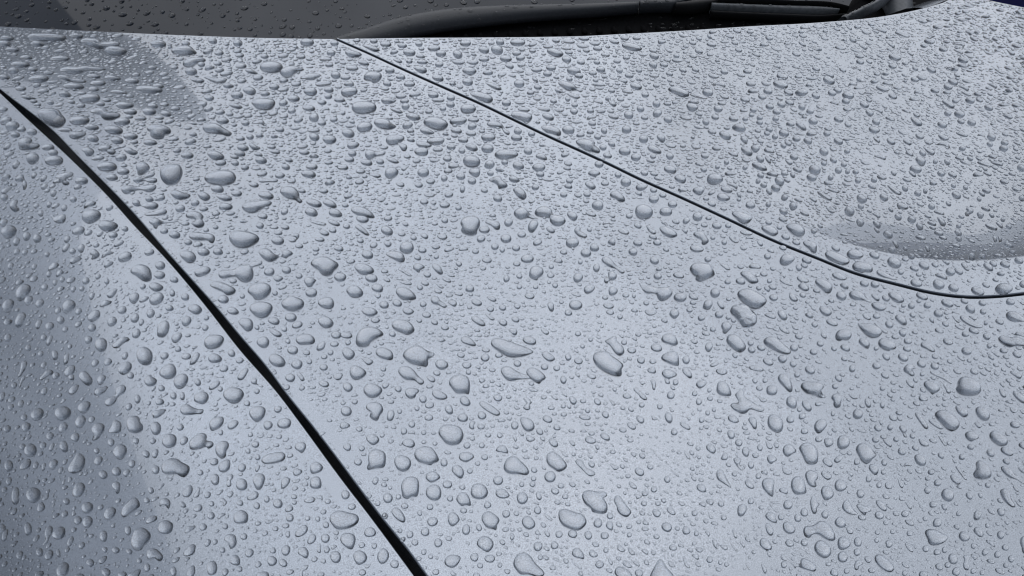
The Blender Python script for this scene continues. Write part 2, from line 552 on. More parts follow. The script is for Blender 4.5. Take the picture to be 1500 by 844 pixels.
blade_low = loft("blade_rubber", [(1040, 19), (1090, 21.5), (1150, 24), (1205, 25.5), (1240, 23)], [(1040, 25), (1090, 27.5), (1150, 30), (1205, 31), (1240, 28)], 0.008, M_BLACK, wiper, lift=0.010, n=40)
for o in (head, joint, blade_sp, blade_top, blade_low):
    o.location = (0, 0, 0)
    o.matrix_parent_inverse = Matrix.Identity(4)
# wet grey end cap of the cowl with a strut
trim = loft("cowl_trim", [(1262, -12), (1275, -4), (1290, 8), (1300, 26)], [(1330, -14), (1336, -2), (1338, 10), (1336, 24)], 0.012, M_GREYPL, car, lift=0.010, n=24)
strut = loft("cowl_strut", [(1225, 32), (1250, 20), (1280, 5), (1300, -12)], [(1240, 36), (1262, 26), (1292, 10), (1316, -12)], 0.012, M_GREYPL, car, lift=0.026, n=24)

# ------------------------------------------------------------------
# --- added, unseen stand-in for a door mirror, shaped to reflect as a dark wedge
WEDGE = [(-40, 44), (60, 47), (150, 56), (200, 78), (255, 115), (310, 180), (225, 158), (130, 126), (50, 112), (-40, 98)]
wp = cast(closed_spline_(WEDGE, 40))
wnm = normal(wp[:, 0], wp[:, 1])
vd_ = wp - CAM; vd_ /= np.linalg.norm(vd_, axis=1, keepdims=True)
rd = vd_ - 2 * (vd_ * wnm).sum(1, keepdims=True) * wnm
tt = (1.24 - wp[:, 1]) / rd[:, 1]
mp = wp + rd * tt[:, None]
print("mirror", mp.min(0), mp.max(0))
mc = mp.mean(0)
rows = [mc + (mp - mc) * f + np.array([0, dy, 0]) for f, dy in ((0.02, -0.03), (0.5, -0.026), (0.85, -0.016), (1.0, 0.0), (0.93, 0.02), (0.7, 0.04), (0.02, 0.05))]
n = len(mp)
make_obj("mirror_stand_in", np.vstack(rows), [(r * n + i, r * n + (i + 1) % n, (r + 1) * n + (i + 1) % n, (r + 1) * n + i) for r in range(len(rows) - 1) for i in range(n)], M_WIPER, car)

# --- far fender, dropping away behind the far edge of the hood
fc = resample(far_curve, 0.02)
t = np.gradient(fc, axis=0); t /= np.linalg.norm(t, axis=1, keepdims=True)
on = np.stack([t[:, 1], -t[:, 0]], 1)
if (on[:, 0].mean()) < 0: on = -on
rows = []
for d, dz in ((0.006, -0.003), (0.012, -0.004), (0.03, -0.010), (0.07, -0.035), (0.10, -0.08), (0.12, -0.16), (0.125, -0.30), (0.12, -0.45)):
    rows.append(np.column_stack([fc + on * d, surf(fc[:, 0], fc[:, 1]) + Z0 + dz]))
n = len(fc)
make_obj("fender", np.vstack(rows), [(r * n + i, r * n + i + 1, (r + 1) * n + i + 1, (r + 1) * n + i) for r in range(len(rows) - 1) for i in range(n - 1)], M_PAINT, car)

# ------------------------------------------------------------------ neighbouring car, of which a corner shows
blue = bpy.data.objects.new("neighbouring_car", None); col.objects.link(blue)
blue.location = (2.25, 2.3, 0)
tag(blue, "dark blue car parked beyond the far corner of the silver hood", "car")
prof = [(-2.1, 0.35), (-2.12, 0.62), (-2.0, 0.80), (-1.2, 0.95), (-0.45, 1.38), (0.2, 1.46), (1.0, 1.40), (1.75, 1.02), (2.05, 0.96), (2.1, 0.6), (2.05, 0.35)]
pf = np.array(prof)
def blue_mesh(name, pts, x0, x1, m, tum=0.16):
    pts = np.asarray(pts, float); k = len(pts)
    def xs_(sgn, z, x):
        return sgn * (x - tum * max(0, z - 0.95) / 0.5 - 0.05 * max(0, 0.5 - z) / 0.3)
    V = [(xs_(1, z, x1), y, z) for y, z in pts] + [(xs_(-1, z, x1) if x0 is None else xs_(1, z, x0), y, z) for y, z in pts]
    F = [tuple(range(k)), tuple(range(2 * k - 1, k - 1, -1))] + [(i, i + k, (i + 1) % k + k, (i + 1) % k) for i in range(k)]
    bm = bmesh.new()
    vv = [bm.verts.new(v) for v in V]
    for f in F: bm.faces.new([vv[i] for i in f])
    bmesh.ops.recalc_face_normals(bm, faces=bm.faces)
    bmesh.ops.bevel(bm, geom=bm.edges[:], offset=0.03 if x0 is None else 0.004, segments=3, affect='EDGES')
    me = bpy.data.meshes.new(name); bm.to_mesh(me); bm.free(); me.materials.append(m)
    o = bpy.data.objects.new(name, me); col.objects.link(o); o.parent = blue
    return o
blue_mesh("body", spline(np.array(prof), 26), None, 0.86, M_BLUE)
for win in ([(-1.02, 0.98), (-0.42, 1.32), (0.12, 1.38), (0.15, 0.99)], [(0.22, 0.99), (0.2, 1.385), (0.95, 1.33), (1.3, 1.0)]):
    for sg in (1, -1):
        w_ = blue_mesh("window", win, 0.84, 0.866, M_GLASS)
        if sg < 0:
            w_.data = w_.data.copy(); w_.data.transform(Matrix.Scale(-1, 4, (1, 0, 0))); w_.data.flip_normals()
for wy in (-1.3, 1.35):
    for sg in (1, -1):
        bm = bmesh.new()
        bmesh.ops.create_cone(bm, cap_ends=True, segments=40, radius1=0.31, radius2=0.31, depth=0.20)
        bmesh.ops.bevel(bm, geom=bm.edges[:], offset=0.02, segments=2, affect='EDGES')
        bmesh.ops.rotate(bm, matrix=Matrix.Rotation(math.pi / 2, 3, 'Y'), verts=bm.verts)
        me = bpy.data.meshes.new("wheel"); bm.to_mesh(me); bm.free(); me.materials.append(M_BLACK); me.shade_smooth()
        wo_ = bpy.data.objects.new("wheel", me); col.objects.link(wo_); wo_.parent = blue; wo_.location = (sg * 0.79, wy, 0.31)
        bm = bmesh.new()
        bmesh.ops.create_cone(bm, cap_ends=True, segments=32, radius1=0.20, radius2=0.17, depth=0.03)
        bmesh.ops.rotate(bm, matrix=Matrix.Rotation(sg * math.pi / 2, 3, 'Y'), verts=bm.verts)
        me = bpy.data.meshes.new("rim"); bm.to_mesh(me); bm.free(); me.materials.append(M_GREYPL)
        ri = bpy.data.objects.new("rim", me); col.objects.link(ri); ri.parent = wo_; ri.location = (sg * 0.105, 0, 0)

# ground under the car
gr_me = bpy.data.meshes.new("ground")
R = 400
gr_me.from_pydata([(-R, -R, 0), (R, -R, 0), (R, R, 0), (-R, R, 0)], [], [(0, 1, 2, 3)])
gr_me.materials.append(M_ASPH)
ground = bpy.data.objects.new("ground", gr_me); col.objects.link(ground)
tag(ground, kind="structure")

# ------------------------------------------------------------------
DATA = """
@0,100,6
p 330,415 350,375 440,368 525,380 550,415 580,450 565,490 500,515 430,500 370,465
p 520,20 600,0 700,0 770,-8 945,8 840,20 760,18 700,45 600,45
e 340,98,175,48,-6;40,82,100,36,3;650,162,190,40,2;862,135,140,34,-4;990,90,140,36,4;1160,115,130,36,2;1310,190,240,48,4;825,72,125,26,2;825,187,95,28,0
p 500,70 590,70 640,95 760,110 740,125 640,120 540,95
p 525,245 530,215 570,205 600,215 630,245
e 790,268,195,58,-8;720,222,80,20,0;1045,212,160,24,4;1390,158,100,30,4;185,182,95,28,-4;378,205,105,26,-6;296,292,70,24,0;445,303,64,32,0;330,322,66,22,-4;628,298,70,26,6;712,333,80,30,-4;885,316,80,30,2;940,282,80,24,2;1030,297,84,22,0;1095,328,160,42,2;1345,333,90,34,4
p 180,250 240,242 290,262 330,265 270,275 220,268
p 790,385 850,362 930,362 980,400 1055,405 1050,425 960,450 900,440 870,405
e 1145,385,126,36,2;1310,383,126,44,4;1460,402,100,36,6;700,463,180,56,-3;1073,472,146,48,-4;1235,443,115,24,0;1400,437,90,22,2;1135,427,75,22,0;808,520,126,40,2;1000,545,165,58,6;1148,600,132,42,0;818,620,105,48,6;1030,637,115,46,4;1180,650,72,24,0;1322,655,126,34,2
p 505,540 570,530 630,535 650,570 755,570 740,590 660,617 610,605 600,560 540,555
p 1290,540 1340,510 1440,515 1500,540 1500,565 1450,575 1440,610 1370,615 1320,595 1330,560
p 165,700 165,650 200,628 270,620 285,640 260,670 345,670 340,695 270,710 180,712
e 110,510,125,64,-8;190,540,80,32,-6;282,563,92,44,-4;135,587,86,36,-4;52,465,110,46,-20;25,368,90,30,-15;425,698,110,38,-6;468,745,90,44,-4;290,795,118,82,-18;475,815,165,64,-6;1065,788,105,48,-12;862,792,115,24,-8;65,690,90,30,-35
p 715,715 760,705 800,705 832,735 800,765 760,770 740,740
p 860,710 900,690 985,685 960,715 1020,730 1000,755 950,750 930,725 880,725
p 1090,715 1150,705 1180,725 1215,740 1180,760 1120,745
@0,0,3.75
p 155,215 170,195 260,193 350,200 365,212 330,225 230,225
p 440,235 470,218 555,225 560,240 655,235 640,255 550,268 480,250
p 575,285 610,262 695,275 680,298 620,305
e 110,357,110,24,0;40,213,80,20,0;25,242,70,24,0;75,390,60,26,-4;870,243,85,32,0;420,200,80,22,0;70,275,80,18,0;330,325,110,20,-3;205,243,80,22,0;145,317,70,16,0;180,383,56,18,0
@250,50,6
p 5,150 60,122 170,115 215,150 228,170 100,178 30,168
p 105,265 160,228 250,215 310,225 300,238 240,245 190,282 140,285
p 280,375 340,378 400,398 490,395 485,415 430,430 360,415 310,390
p 170,390 240,395 300,410 270,425 200,415
p 960,345 1000,305 1080,292 1170,308 1165,318 1110,325 1060,365 1010,378
p 712,600 780,580 915,590 900,640 850,658 760,650 725,625
e 180,330,110,50,3;885,292,210,75,3;693,500,120,55,10;582,538,112,48,0;590,80,85,50,0;370,62,80,42,0;330,150,100,35,-20;425,168,85,30,0;605,188,85,26,0;1200,75,120,50,0;1440,82,75,36,0;1410,168,80,42,0;1450,362,90,48,0;620,283,100,28,-3;710,330,120,30,18;490,348,120,30,-10;430,318,85,30,-5;492,228,95,26,-8;270,268,66,34,0;415,260,75,28,0
p 1130,390 1220,360 1330,362 1270,385 1260,405 1220,395
e 1345,437,150,28,-6;910,465,95,40,0;990,488,105,28,-8;1228,507,120,56,3;1390,490,88,38,3;1080,566,110,42,0;988,607,82,40,-10;1215,652,115,38,6;1065,675,70,38,-15;1330,782,78,36,0;1435,752,68,38,-5;455,763,110,42,3;657,783,76,38,0;570,632,125,32,16;520,705,70,26,0;770,385,90,34,-8;1385,548,72,36,0;1105,440,90,30,-4;1145,200,85,28,0;990,192,98,28,-10;1360,222,115,22,0;1395,272,75,26,0
p 1215,740 1240,705 1290,700 1303,740 1280,770 1230,760
@250,180,6
p 280,45 330,15 420,22 480,60 540,95 500,115 440,95 380,85 310,80
p 320,270 360,250 420,262 475,300 430,325 360,312
p 120,180 165,148 230,158 200,178 160,190
p -95,440 -60,390 20,380 90,385 105,450 60,520 -20,540 -75,510
p 295,490 340,455 450,435 540,440 575,470 555,515 440,540 330,520
p 0,610 60,600 120,625 180,640 120,665 50,665 10,640
p 235,625 270,608 320,625 352,655 310,682 260,665
p 400,640 460,635 530,655 540,675 480,682 430,668
p 958,600 1010,572 1090,580 1130,620 1135,665 1162,690 1130,705 1080,670 1000,645
p 625,740 660,710 760,705 820,690 890,700 870,722 800,745 740,782 660,775
p 425,750 440,712 500,718 548,735 520,758 450,762
p 770,500 850,500 940,500 930,518 850,515 790,522
p 685,185 720,180 760,210 795,225 750,237 710,225
e 145,287,115,44,2;198,103,72,30,5;215,705,80,44,-8;85,755,88,52,-12;412,583,110,52,4;580,622,98,40,2;838,640,140,52,10;290,757,82,32,0;730,545,92,34,6;1215,452,132,50,8;1240,387,105,40,3;1012,388,82,40,8;1262,125,98,54,10;1395,148,118,62,0;1255,67,115,26,0;960,60,82,36,3;632,220,108,42,8;607,270,100,42,8;795,330,110,48,8;565,355,72,38,8;442,353,100,36,-4;770,278,82,28,14;560,300,82,28,10;1260,707,145,50,14;1400,712,125,52,20;1235,785,115,62,12;1450,795,120,56,8;1002,782,72,44,-25;1155,600,68,30,10;915,255,100,26,10;1040,328,75,30,12;612,138,82,30,2;698,125,68,38,4;885,212,82,26,4;808,822,90,40,4
@500,50,6
p 180,97 240,98 300,120 345,145 290,150 230,125
p 30,160 80,145 130,165 185,180 120,200 60,190
p 195,395 220,350 290,340 355,360 345,395 300,425 270,425 250,400
p 350,580 400,562 450,580 490,585 430,605 370,605
p 430,660 460,650 545,690 490,690
p 565,715 630,702 700,740 640,755 600,740
p 720,780 770,745 860,748 940,795 890,835 820,830
p 1050,640 1100,630 1160,635 1185,660 1150,685 1060,685
p 1130,525 1210,520 1300,545 1335,575 1300,600 1230,580
p 1260,425 1340,440 1410,480 1395,492 1330,470
p 1060,320 1120,300 1190,325 1160,350 1135,365 1100,345
p 630,290 700,290 755,320 730,340 680,330
p 450,220 500,225 540,245 500,250
p 285,780 320,752 420,765 440,795 485,815 420,830 330,815
p 135,830 160,795 230,785 275,805 250,840 170,855
p 1275,790 1340,775 1410,795 1450,850 1480,860 1470,890 1425,860 1400,820 1330,815
e 70,510,150,60,-8;198,648,220,85,-2;565,638,72,50,0;1025,765,160,48,-4;1110,422,100,46,6;1370,140,110,70,15;1250,140,100,44,14;1022,180,90,60,30;875,172,90,46,0;598,163,115,44,4;815,125,115,34,0;1090,82,100,38,0;390,90,100,34,2;285,62,75,30,0;850,388,105,40,14;428,322,86,36,0;600,440,105,32,2;405,437,75,34,6;95,302,110,30,2;195,255,105,30,14;860,268,72,36,0;1445,217,105,40,4;1450,607,82,42,4;810,537,95,40,4;965,563,75,38,0;960,620,78,40,6;850,580,115,24,2;893,657,60,34,0;682,88,70,34,0;1395,72,75,40,10;582,803,95,46,-12;1150,812,82,46,-10
@500,180,6
p 690,65 730,50 790,75 825,92 760,95 720,88
p 390,155 430,120 550,125 545,150 500,175 580,205 560,250 530,240 490,185 420,190
p 745,160 830,140 905,140 890,175 820,187
p 655,175 720,175 800,200 740,212 680,205
p 50,205 80,175 160,185 130,212 75,225
p 210,260 260,240 300,262 385,250 375,280 310,285 255,318 215,305
p 390,310 440,310 510,345 480,355 420,335
p 380,460 400,405 460,400 505,430 470,470 420,485
p 1255,380 1280,340 1320,335 1350,365 1320,398 1280,395
p 1290,500 1340,490 1370,470 1405,480 1420,515 1465,555 1400,575 1385,590 1370,545 1340,520
p 1345,280 1400,250 1500,255 1560,280 1500,300 1430,318 1370,300
p 85,770 120,745 200,755 270,795 295,835 240,830 140,805
p 525,410 560,385 595,378 575,400 555,420
e 60,92,115,62,12;97,270,76,44,2;70,323,88,38,2;222,350,108,42,8;342,342,70,40,8;720,437,105,66,0;905,488,60,50,0;1147,340,155,84,6;1172,437,105,58,4;1148,512,78,48,6;1050,472,82,48,0;1292,130,132,50,0;1285,228,112,58,3;1145,217,112,44,16;1010,70,100,34,10;1140,95,95,30,4;1070,152,92,34,6;705,255,125,54,0;965,213,80,38,2;848,235,92,28,0;1060,248,62,38,6;1375,665,80,52,8;1258,595,62,36,0;1065,583,46,66,10;945,632,78,40,-6;910,722,95,44,0;728,695,75,40,0;1030,748,56,42,0;785,516,80,40,2;680,547,74,38,6;520,543,74,34,6;1435,348,60,38,6;1310,445,60,36,4;485,635,85,18,0
@750,100,6
p 405,130 450,120 530,145 580,180 625,195 600,210 560,188 490,190 440,160
p 370,180 400,170 440,205 520,225 600,250 590,268 530,255 460,215 400,215
p 815,270 850,240 870,260 870,285 920,320 900,338 860,315 840,285
p 1235,405 1250,378 1300,375 1320,395 1290,425 1250,425
p 1370,185 1430,170 1520,205 1560,240 1490,245 1430,215
p 0,390 80,395 160,410 180,435 150,470 110,475 60,440 0,430
p 255,515 330,515 400,535 432,565 420,595 370,575 330,560 300,560
p 560,645 640,635 730,655 720,680 775,725 760,745 700,725 650,715 600,685
p 965,555 970,520 1010,505 1050,540 1035,565 990,565
p 1270,600 1310,585 1350,620 1330,655 1300,640
p 0,745 60,745 120,770 130,800 90,810 40,780 0,770
p 205,775 250,755 300,780 310,808 270,800
e 62,137,95,54,2;545,25,125,52,10;312,50,78,36,4;1270,315,72,50,15;1130,358,70,48,16;1025,413,88,54,14;1370,452,82,44,16;1088,160,110,42,16;1030,65,80,32,12;495,543,112,62,8;315,427,110,42,20;810,550,60,50,30;1155,623,84,60,18;1250,715,135,44,24;990,732,108,54,4;1088,785,88,50,4;1388,775,70,50,16;800,697,66,42,12;838,768,80,36,10;705,487,70,32,6;545,382,70,42,6;690,375,62,36,6;550,325,58,32,4;752,605,66,36,14;1165,435,66,32,14;50,555,72,46,4;172,578,66,40,4;40,612,100,42,4;140,730,82,46,6;365,290,62,32,16;490,272,50,38,6;1170,235,70,34,8;875,198,64,28,12;890,425,100,30,14;1015,205,100,24,8
@750,230,6
p 175,90 230,65 295,85 270,120 230,130 195,110
p 665,145 720,122 780,145 745,160 740,185 710,165
p 640,235 670,218 720,245 738,270 710,283 670,268
p 1085,265 1130,240 1195,250 1160,285 1110,290
p 860,340 880,308 940,315 990,365 990,390 940,385 900,355
p 15,490 60,455 120,455 150,500 200,530 235,545 170,540 130,525 80,545 30,520
p 195,490 240,450 320,450 355,480 365,520 440,530 475,565 430,598 370,595 330,560 335,530 280,520 220,510
p 140,610 170,562 230,575 220,620 180,663 145,650
p 10,285 60,270 100,295 130,345 100,375 50,345 20,310
p 1295,625 1340,618 1420,655 1455,690 1400,702 1330,675
p 1425,180 1470,165 1530,195 1510,230 1450,205
p 545,650 570,615 605,630 600,660 660,690 650,710 610,700 575,685
p 300,625 330,615 380,655 350,668 315,650
p 840,750 890,705 910,745 900,780 865,765
p 1180,600 1210,605 1230,640 1270,655 1255,680 1220,665 1190,635
p 1200,700 1240,685 1275,715 1260,725
p -30,190 10,170 70,212 0,215
e 55,78,105,52,14;248,153,75,38,6;765,65,85,44,6;1000,222,95,66,2;1160,485,160,110,8;1352,482,112,62,4;752,427,105,72,4;530,520,100,58,30;205,268,68,40,4;455,333,66,38,4;505,212,62,38,14;660,330,66,38,14;1245,372,95,56,4;1410,417,85,48,8;1390,112,118,48,14;1163,142,70,40,10;932,158,64,42,16;85,683,76,44,0;225,752,82,46,-14;530,755,118,72,-4;725,797,82,62,20;1105,758,80,46,10;35,800,75,50,4;680,640,44,34,10;1030,520,62,38,4;1105,605,72,36,20;1440,570,66,32,16;1245,293,64,36,10;1325,337,66,34,10
@0,230,6
p 485,180 540,160 640,140 640,160 580,190 590,215 615,230 590,248 550,240 540,215 460,235 490,205 530,195
p 1195,100 1210,65 1280,55 1318,95 1270,140 1215,160 1205,120
p 1165,200 1210,180 1280,195 1380,195 1370,222 1310,222 1260,205 1200,225
p 1065,295 1090,262 1160,265 1260,265 1365,250 1370,275 1310,305 1230,285 1170,295 1110,325
p 1275,375 1300,340 1335,355 1360,375 1400,340 1450,345 1445,370 1400,382 1350,380 1310,395
p 1160,405 1190,380 1230,390 1240,420 1330,405 1395,420 1370,450 1300,452 1240,430 1190,430
p 1265,500 1350,490 1430,462 1470,475 1450,500 1360,510 1290,515
p 1310,575 1350,545 1400,550 1430,570 1560,560 1560,570 1420,585 1385,610 1385,632 1350,625 1345,600
p 720,530 760,482 860,478 890,510 850,550 790,580 735,565
p 690,485 730,470 740,430 790,395 845,400 830,420 770,435 735,465 725,495
p 865,600 900,570 960,570 1040,600 990,640 920,648 880,630
p 445,515 470,510 500,535 570,505 580,540 550,580 490,575 460,545
p 630,670 690,620 745,625 730,665 690,678
p 85,430 130,375 160,385 150,430 175,460 140,485 100,465
p 135,200 200,150 215,190 240,240 215,300 200,270 190,210 150,215
e 715,212,115,50,-6;940,88,190,56,-4;1085,130,112,42,-2;985,182,108,42,-2;1443,652,70,42,-4;80,658,140,90,-30;235,700,80,62,-55;327,718,78,68,-50;145,745,84,50,-55;35,580,80,50,-50;645,375,64,44,-12;470,322,66,46,-45;995,688,82,44,-10;1098,633,62,40,0;590,725,70,42,-50;715,800,80,50,-60;565,450,64,44,-50;432,420,58,40,-55;360,497,58,42,-50;965,448,72,36,-24;140,72,80,44,-45;385,190,76,36,-45;390,262,70,36,-35;40,358,70,50,-20;300,165,62,34,-50;580,800,100,36,-50
@0,360,6
p 140,440 160,385 215,345 265,350 270,390 230,440 175,485 145,475
p 550,570 560,515 610,480 655,490 665,525 620,570 570,592
p 770,640 800,600 850,568 880,580 875,620 830,655 790,665
p 940,425 990,395 1030,375 1025,400 990,450 950,455
p 1310,360 1350,325 1435,360 1420,385 1370,400 1330,385
p 1145,230 1200,180 1260,175 1320,205 1335,260 1325,300 1270,310 1220,285 1185,255
p 785,70 830,32 870,60 875,85 840,110 800,125 815,85
p 1380,780 1385,720 1430,665 1480,670 1490,720 1470,770 1430,802 1390,798
p 490,275 510,230 545,210 560,230 600,220 590,245 555,240 520,265
e 73,528,130,80,-55;252,482,96,56,-55;350,508,90,56,-45;180,652,150,66,-58;340,692,90,44,-58;437,710,88,62,-45;535,655,70,62,-50;985,668,96,66,-42;810,722,72,62,-30;690,580,72,44,-48;508,575,70,42,-50;1180,460,104,74,-42;1378,468,140,78,-32;1408,175,90,66,0;1402,260,100,56,-3;1098,100,130,66,-22;1313,58,90,44,-14;1075,567,82,56,-25;1187,637,90,62,-55;1325,597,82,62,-50;1200,772,92,62,-55;1243,675,64,40,-60;395,365,66,50,-50;755,310,68,52,-45;638,50,58,50,-40;715,25,76,54,-60;415,78,48,44,-50;95,182,68,46,-60;300,187,60,38,-55;430,252,60,40,-60;485,325,56,36,-60;645,385,56,38,-65;720,378,52,40,-50;940,315,50,44,-40;862,272,56,36,-45;808,443,74,36,-50;548,298,52,42,-40;150,55,66,42,-50;220,60,60,40,-45;1255,360,56,42,-20;1490,548,70,50,0;70,810,80,52,-60;575,737,58,40,-45
@0,490,6
p 835,100 860,45 905,35 940,60 935,120 890,152 850,135
p 985,100 1020,70 1080,25 1140,35 1130,55 1090,65 1050,105 1005,120
p 1200,180 1225,125 1280,115 1330,145 1342,200 1320,255 1270,267 1220,245
p 1035,300 1090,260 1130,240 1158,265 1145,310 1085,352 1050,340
p 1400,350 1440,290 1500,260 1540,280 1550,340 1510,380 1450,385
p 1268,410 1290,370 1330,355 1340,375 1380,400 1360,440 1310,453 1280,440
p 700,390 700,350 750,320 790,355 815,400 800,440 765,448 730,425
p 565,355 590,300 650,270 662,300 640,345 590,370
p 560,260 565,205 555,185 590,180 600,150 610,190 600,235 575,268
p 150,380 175,330 195,245 230,230 242,260 215,310 180,365
p 345,395 390,345 430,310 470,325 455,350 410,365 370,400
p 920,600 960,560 1010,540 1025,480 1080,445 1110,465 1090,510 1040,540 1010,595 950,632
p 485,690 510,650 580,635 620,660 620,700 570,745 520,755 490,725
p 165,465 180,410 210,360 225,380 200,410 180,460
e 890,398,100,58,-55;485,182,60,82,0;490,365,75,54,-55;835,255,80,48,-50;948,245,80,50,-42;1100,188,72,46,-55;778,48,72,58,-35;1148,362,60,52,-20;630,378,54,48,-10;743,638,130,74,-42;708,768,122,76,-58;330,703,125,84,-45;1210,568,54,76,0;1132,637,70,50,-50;1405,592,76,54,-8;1420,472,56,56,0;435,55,100,36,-62;385,30,60,48,-60;390,500,80,44,-60;185,610,76,44,-65;20,548,90,40,-70;125,450,62,46,-70;98,640,66,40,-55;215,730,66,48,-60;805,750,70,44,-50;250,118,60,46,-70;360,170,56,44,-60;385,270,62,40,-55;1445,190,76,54,-22
@0,620,6
p 805,60 850,5 905,5 920,40 890,100 870,130 810,155 825,110
p 950,80 985,30 1000,-30 1060,-10 1068,30 1050,80
p 1115,20 1130,-40 1160,-60 1220,-55 1235,-10 1258,20 1250,60 1190,85 1130,70
p 1425,170 1450,115 1500,95 1550,120 1540,190 1480,215 1440,200
p 995,270 1015,215 1060,187 1105,200 1115,245 1085,300 1055,322 1015,300
p 595,420 620,370 660,310 675,262 720,270 750,320 730,390 690,425 630,440
p 170,400 215,345 250,312 272,330 265,370 230,400
p 525,210 540,165 575,155 600,205 590,250 565,258 540,240
p 520,85 530,20 570,-10 597,20 580,60
p 640,640 650,580 680,530 730,525 748,560 730,610 690,650
p 915,820 930,770 980,735 1018,755 1010,800 960,850 925,845
p 1065,800 1090,740 1150,680 1190,648 1220,680 1228,725 1180,760 1130,800 1085,828
p 985,560 1000,520 1040,515 1058,550 1045,615 1025,622 1010,590
p 1400,740 1420,670 1470,660 1500,700 1480,760 1460,730 1430,715
e 1370,45,95,110,0;268,240,125,95,-55;80,375,76,100,0;470,362,100,62,-60;663,125,84,66,-45;1025,425,82,78,-30;908,453,74,76,-40;865,330,92,60,-50;768,742,112,84,-52;295,632,140,115,-65;138,640,62,160,6;585,688,56,60,-60;1160,358,70,56,-55;1370,410,64,76,0;1285,272,60,68,-50;1365,268,86,48,-65;977,170,56,74,10;1112,437,70,46,-50;1328,590,54,56,0;1195,158,52,54,0;1290,680,52,50,-40;440,115,78,58,-60;378,200,70,46,-55;200,208,62,50,-55;230,35,95,66,-60;65,50,70,56,-45;315,372,70,44,-75;850,243,50,52,0;575,800,64,40,-55;885,740,60,42,-45;535,415,68,34,-62;455,210,86,30,-65;385,385,80,28,-75;80,510,80,46,-75;40,585,60,40,-60;1345,158,56,44,-40
@0,704,6
p 1155,570 1170,480 1210,425 1270,418 1320,460 1318,510 1270,560 1240,605 1190,615
p 1290,640 1310,605 1370,600 1420,640 1435,680 1400,710 1350,680 1300,695
p 1390,420 1420,365 1470,350 1520,380 1510,440 1470,468 1405,460
p 370,570 400,530 395,470 420,405 455,400 465,435 440,490 410,550
p 500,800 530,740 570,715 605,740 600,790 560,840 510,850
p 1110,610 1140,600 1165,625 1150,648 1120,640
e 522,462,125,88,-48;685,352,78,62,-60;770,365,110,78,-60;910,490,64,104,8;1125,440,56,86,0;250,425,66,112,0;350,630,60,80,0;432,655,100,60,-55;795,722,64,70,-50;570,295,70,46,-58;1020,612,66,56,0;922,607,48,50,0;932,810,74,80,-40;720,570,64,48,-55;1225,705,48,44,0;1295,765,52,74,5;620,535,100,40,-65;175,655,80,52,-65;20,425,90,56,-75;45,480,120,40,-72;515,640,76,34,80;700,840,90,40,-5;1075,825,80,46,-10;145,475,62,30,-45;320,510,74,36,-55
@250,310,6
p 130,40 170,8 240,10 290,40 280,70 300,105 280,130 230,137 180,105 220,90 215,70 190,55 150,50
p 160,215 190,192 300,200 385,215 380,270 350,275 310,245 230,245 180,240
p 512,230 530,190 600,182 720,200 782,240 700,295 620,312 540,285
p 770,350 810,330 880,345 920,385 970,390 985,370 970,335 1020,340 1080,368 1035,390 1020,415 985,400 960,395 930,415 870,437 810,410
p 80,370 130,352 200,365 225,405 200,440 150,447 100,410
p 210,550 220,520 290,492 350,500 340,530 290,555 235,568
p 420,565 430,530 500,520 560,525 600,490 690,475 720,455 800,435 800,465 720,485 730,530 720,590 660,618 600,600 560,560 520,570 450,585
p 345,650 400,622 460,632 530,660 575,690 550,720 490,730 450,700
p 675,700 720,655 820,637 880,660 875,710 810,760 740,770 715,740
p 905,590 920,568 990,582 965,605 935,615
p 1230,455 1290,415 1380,410 1430,440 1480,468 1440,510 1420,545 1370,562 1320,545 1295,510 1250,480
p 1172,605 1210,580 1280,605 1260,625 1245,655 1200,658
p 975,800 1030,765 1080,740 1110,765 1170,790 1160,840 1070,870 990,845
p 1190,60 1240,80 1370,110 1350,122 1250,100
e 35,205,105,54,6;155,270,72,44,2;290,355,110,58,4;415,352,88,54,2;463,772,100,62,6;865,532,98,58,-6;1018,515,84,56,4;1237,715,105,66,-3;1490,577,110,64,4;1365,805,150,84,2;938,257,120,56,8;808,42,95,36,0;785,125,70,48,4;1435,100,120,32,20;1350,188,90,38,16;1310,245,90,32,8;945,188,75,30,2;1070,253,68,28,4;1130,303,72,34,6;1278,332,60,34,0;1128,567,62,42,-4;550,612,62,36,-4;128,752,72,56,-8;1005,138,80,34,10;1475,325,90,40,8;1425,167,68,36,6;15,717,50,60,0;32,600,70,50,0;395,138,52,32,-4;918,718,50,40,0;630,745,46,40,0
@250,440,6
p 692,75 730,35 810,25 885,40 895,80 850,135 790,150 730,125
p 150,75 190,42 240,45 278,80 250,115 215,120 180,105
p 595,190 640,162 710,175 727,215 715,255 670,270 635,245
p 1295,180 1320,150 1390,155 1432,195 1420,225 1370,240 1320,225
p 865,265 890,248 950,275 980,300 960,322 910,310
p 295,380 315,330 400,312 465,325 462,365 420,405 350,423 310,415
p 755,370 790,330 840,325 868,360 855,400 815,417 775,400
p 1098,350 1130,315 1220,305 1270,345 1250,380 1180,380 1130,385
p 1280,430 1300,385 1350,362 1362,380 1345,425 1300,442
p 165,560 190,500 215,462 258,470 240,520 210,555 180,567
p 330,520 345,480 395,472 450,505 440,535 380,545 345,540
p 862,520 880,482 940,478 1000,520 1010,560 980,580 930,578 885,560
p 1060,580 1075,540 1120,525 1158,545 1150,585 1115,605
p 585,690 600,655 650,600 685,605 670,645 640,690 605,702
p 705,710 735,675 760,700 760,735 820,750 800,768 755,740 720,735
p 335,780 355,740 420,708 435,730 400,765 360,785
p 1110,650 1130,632 1165,670 1178,700 1150,710 1130,685
p 460,830 490,790 540,772 620,785 645,830 600,890 540,902 490,880
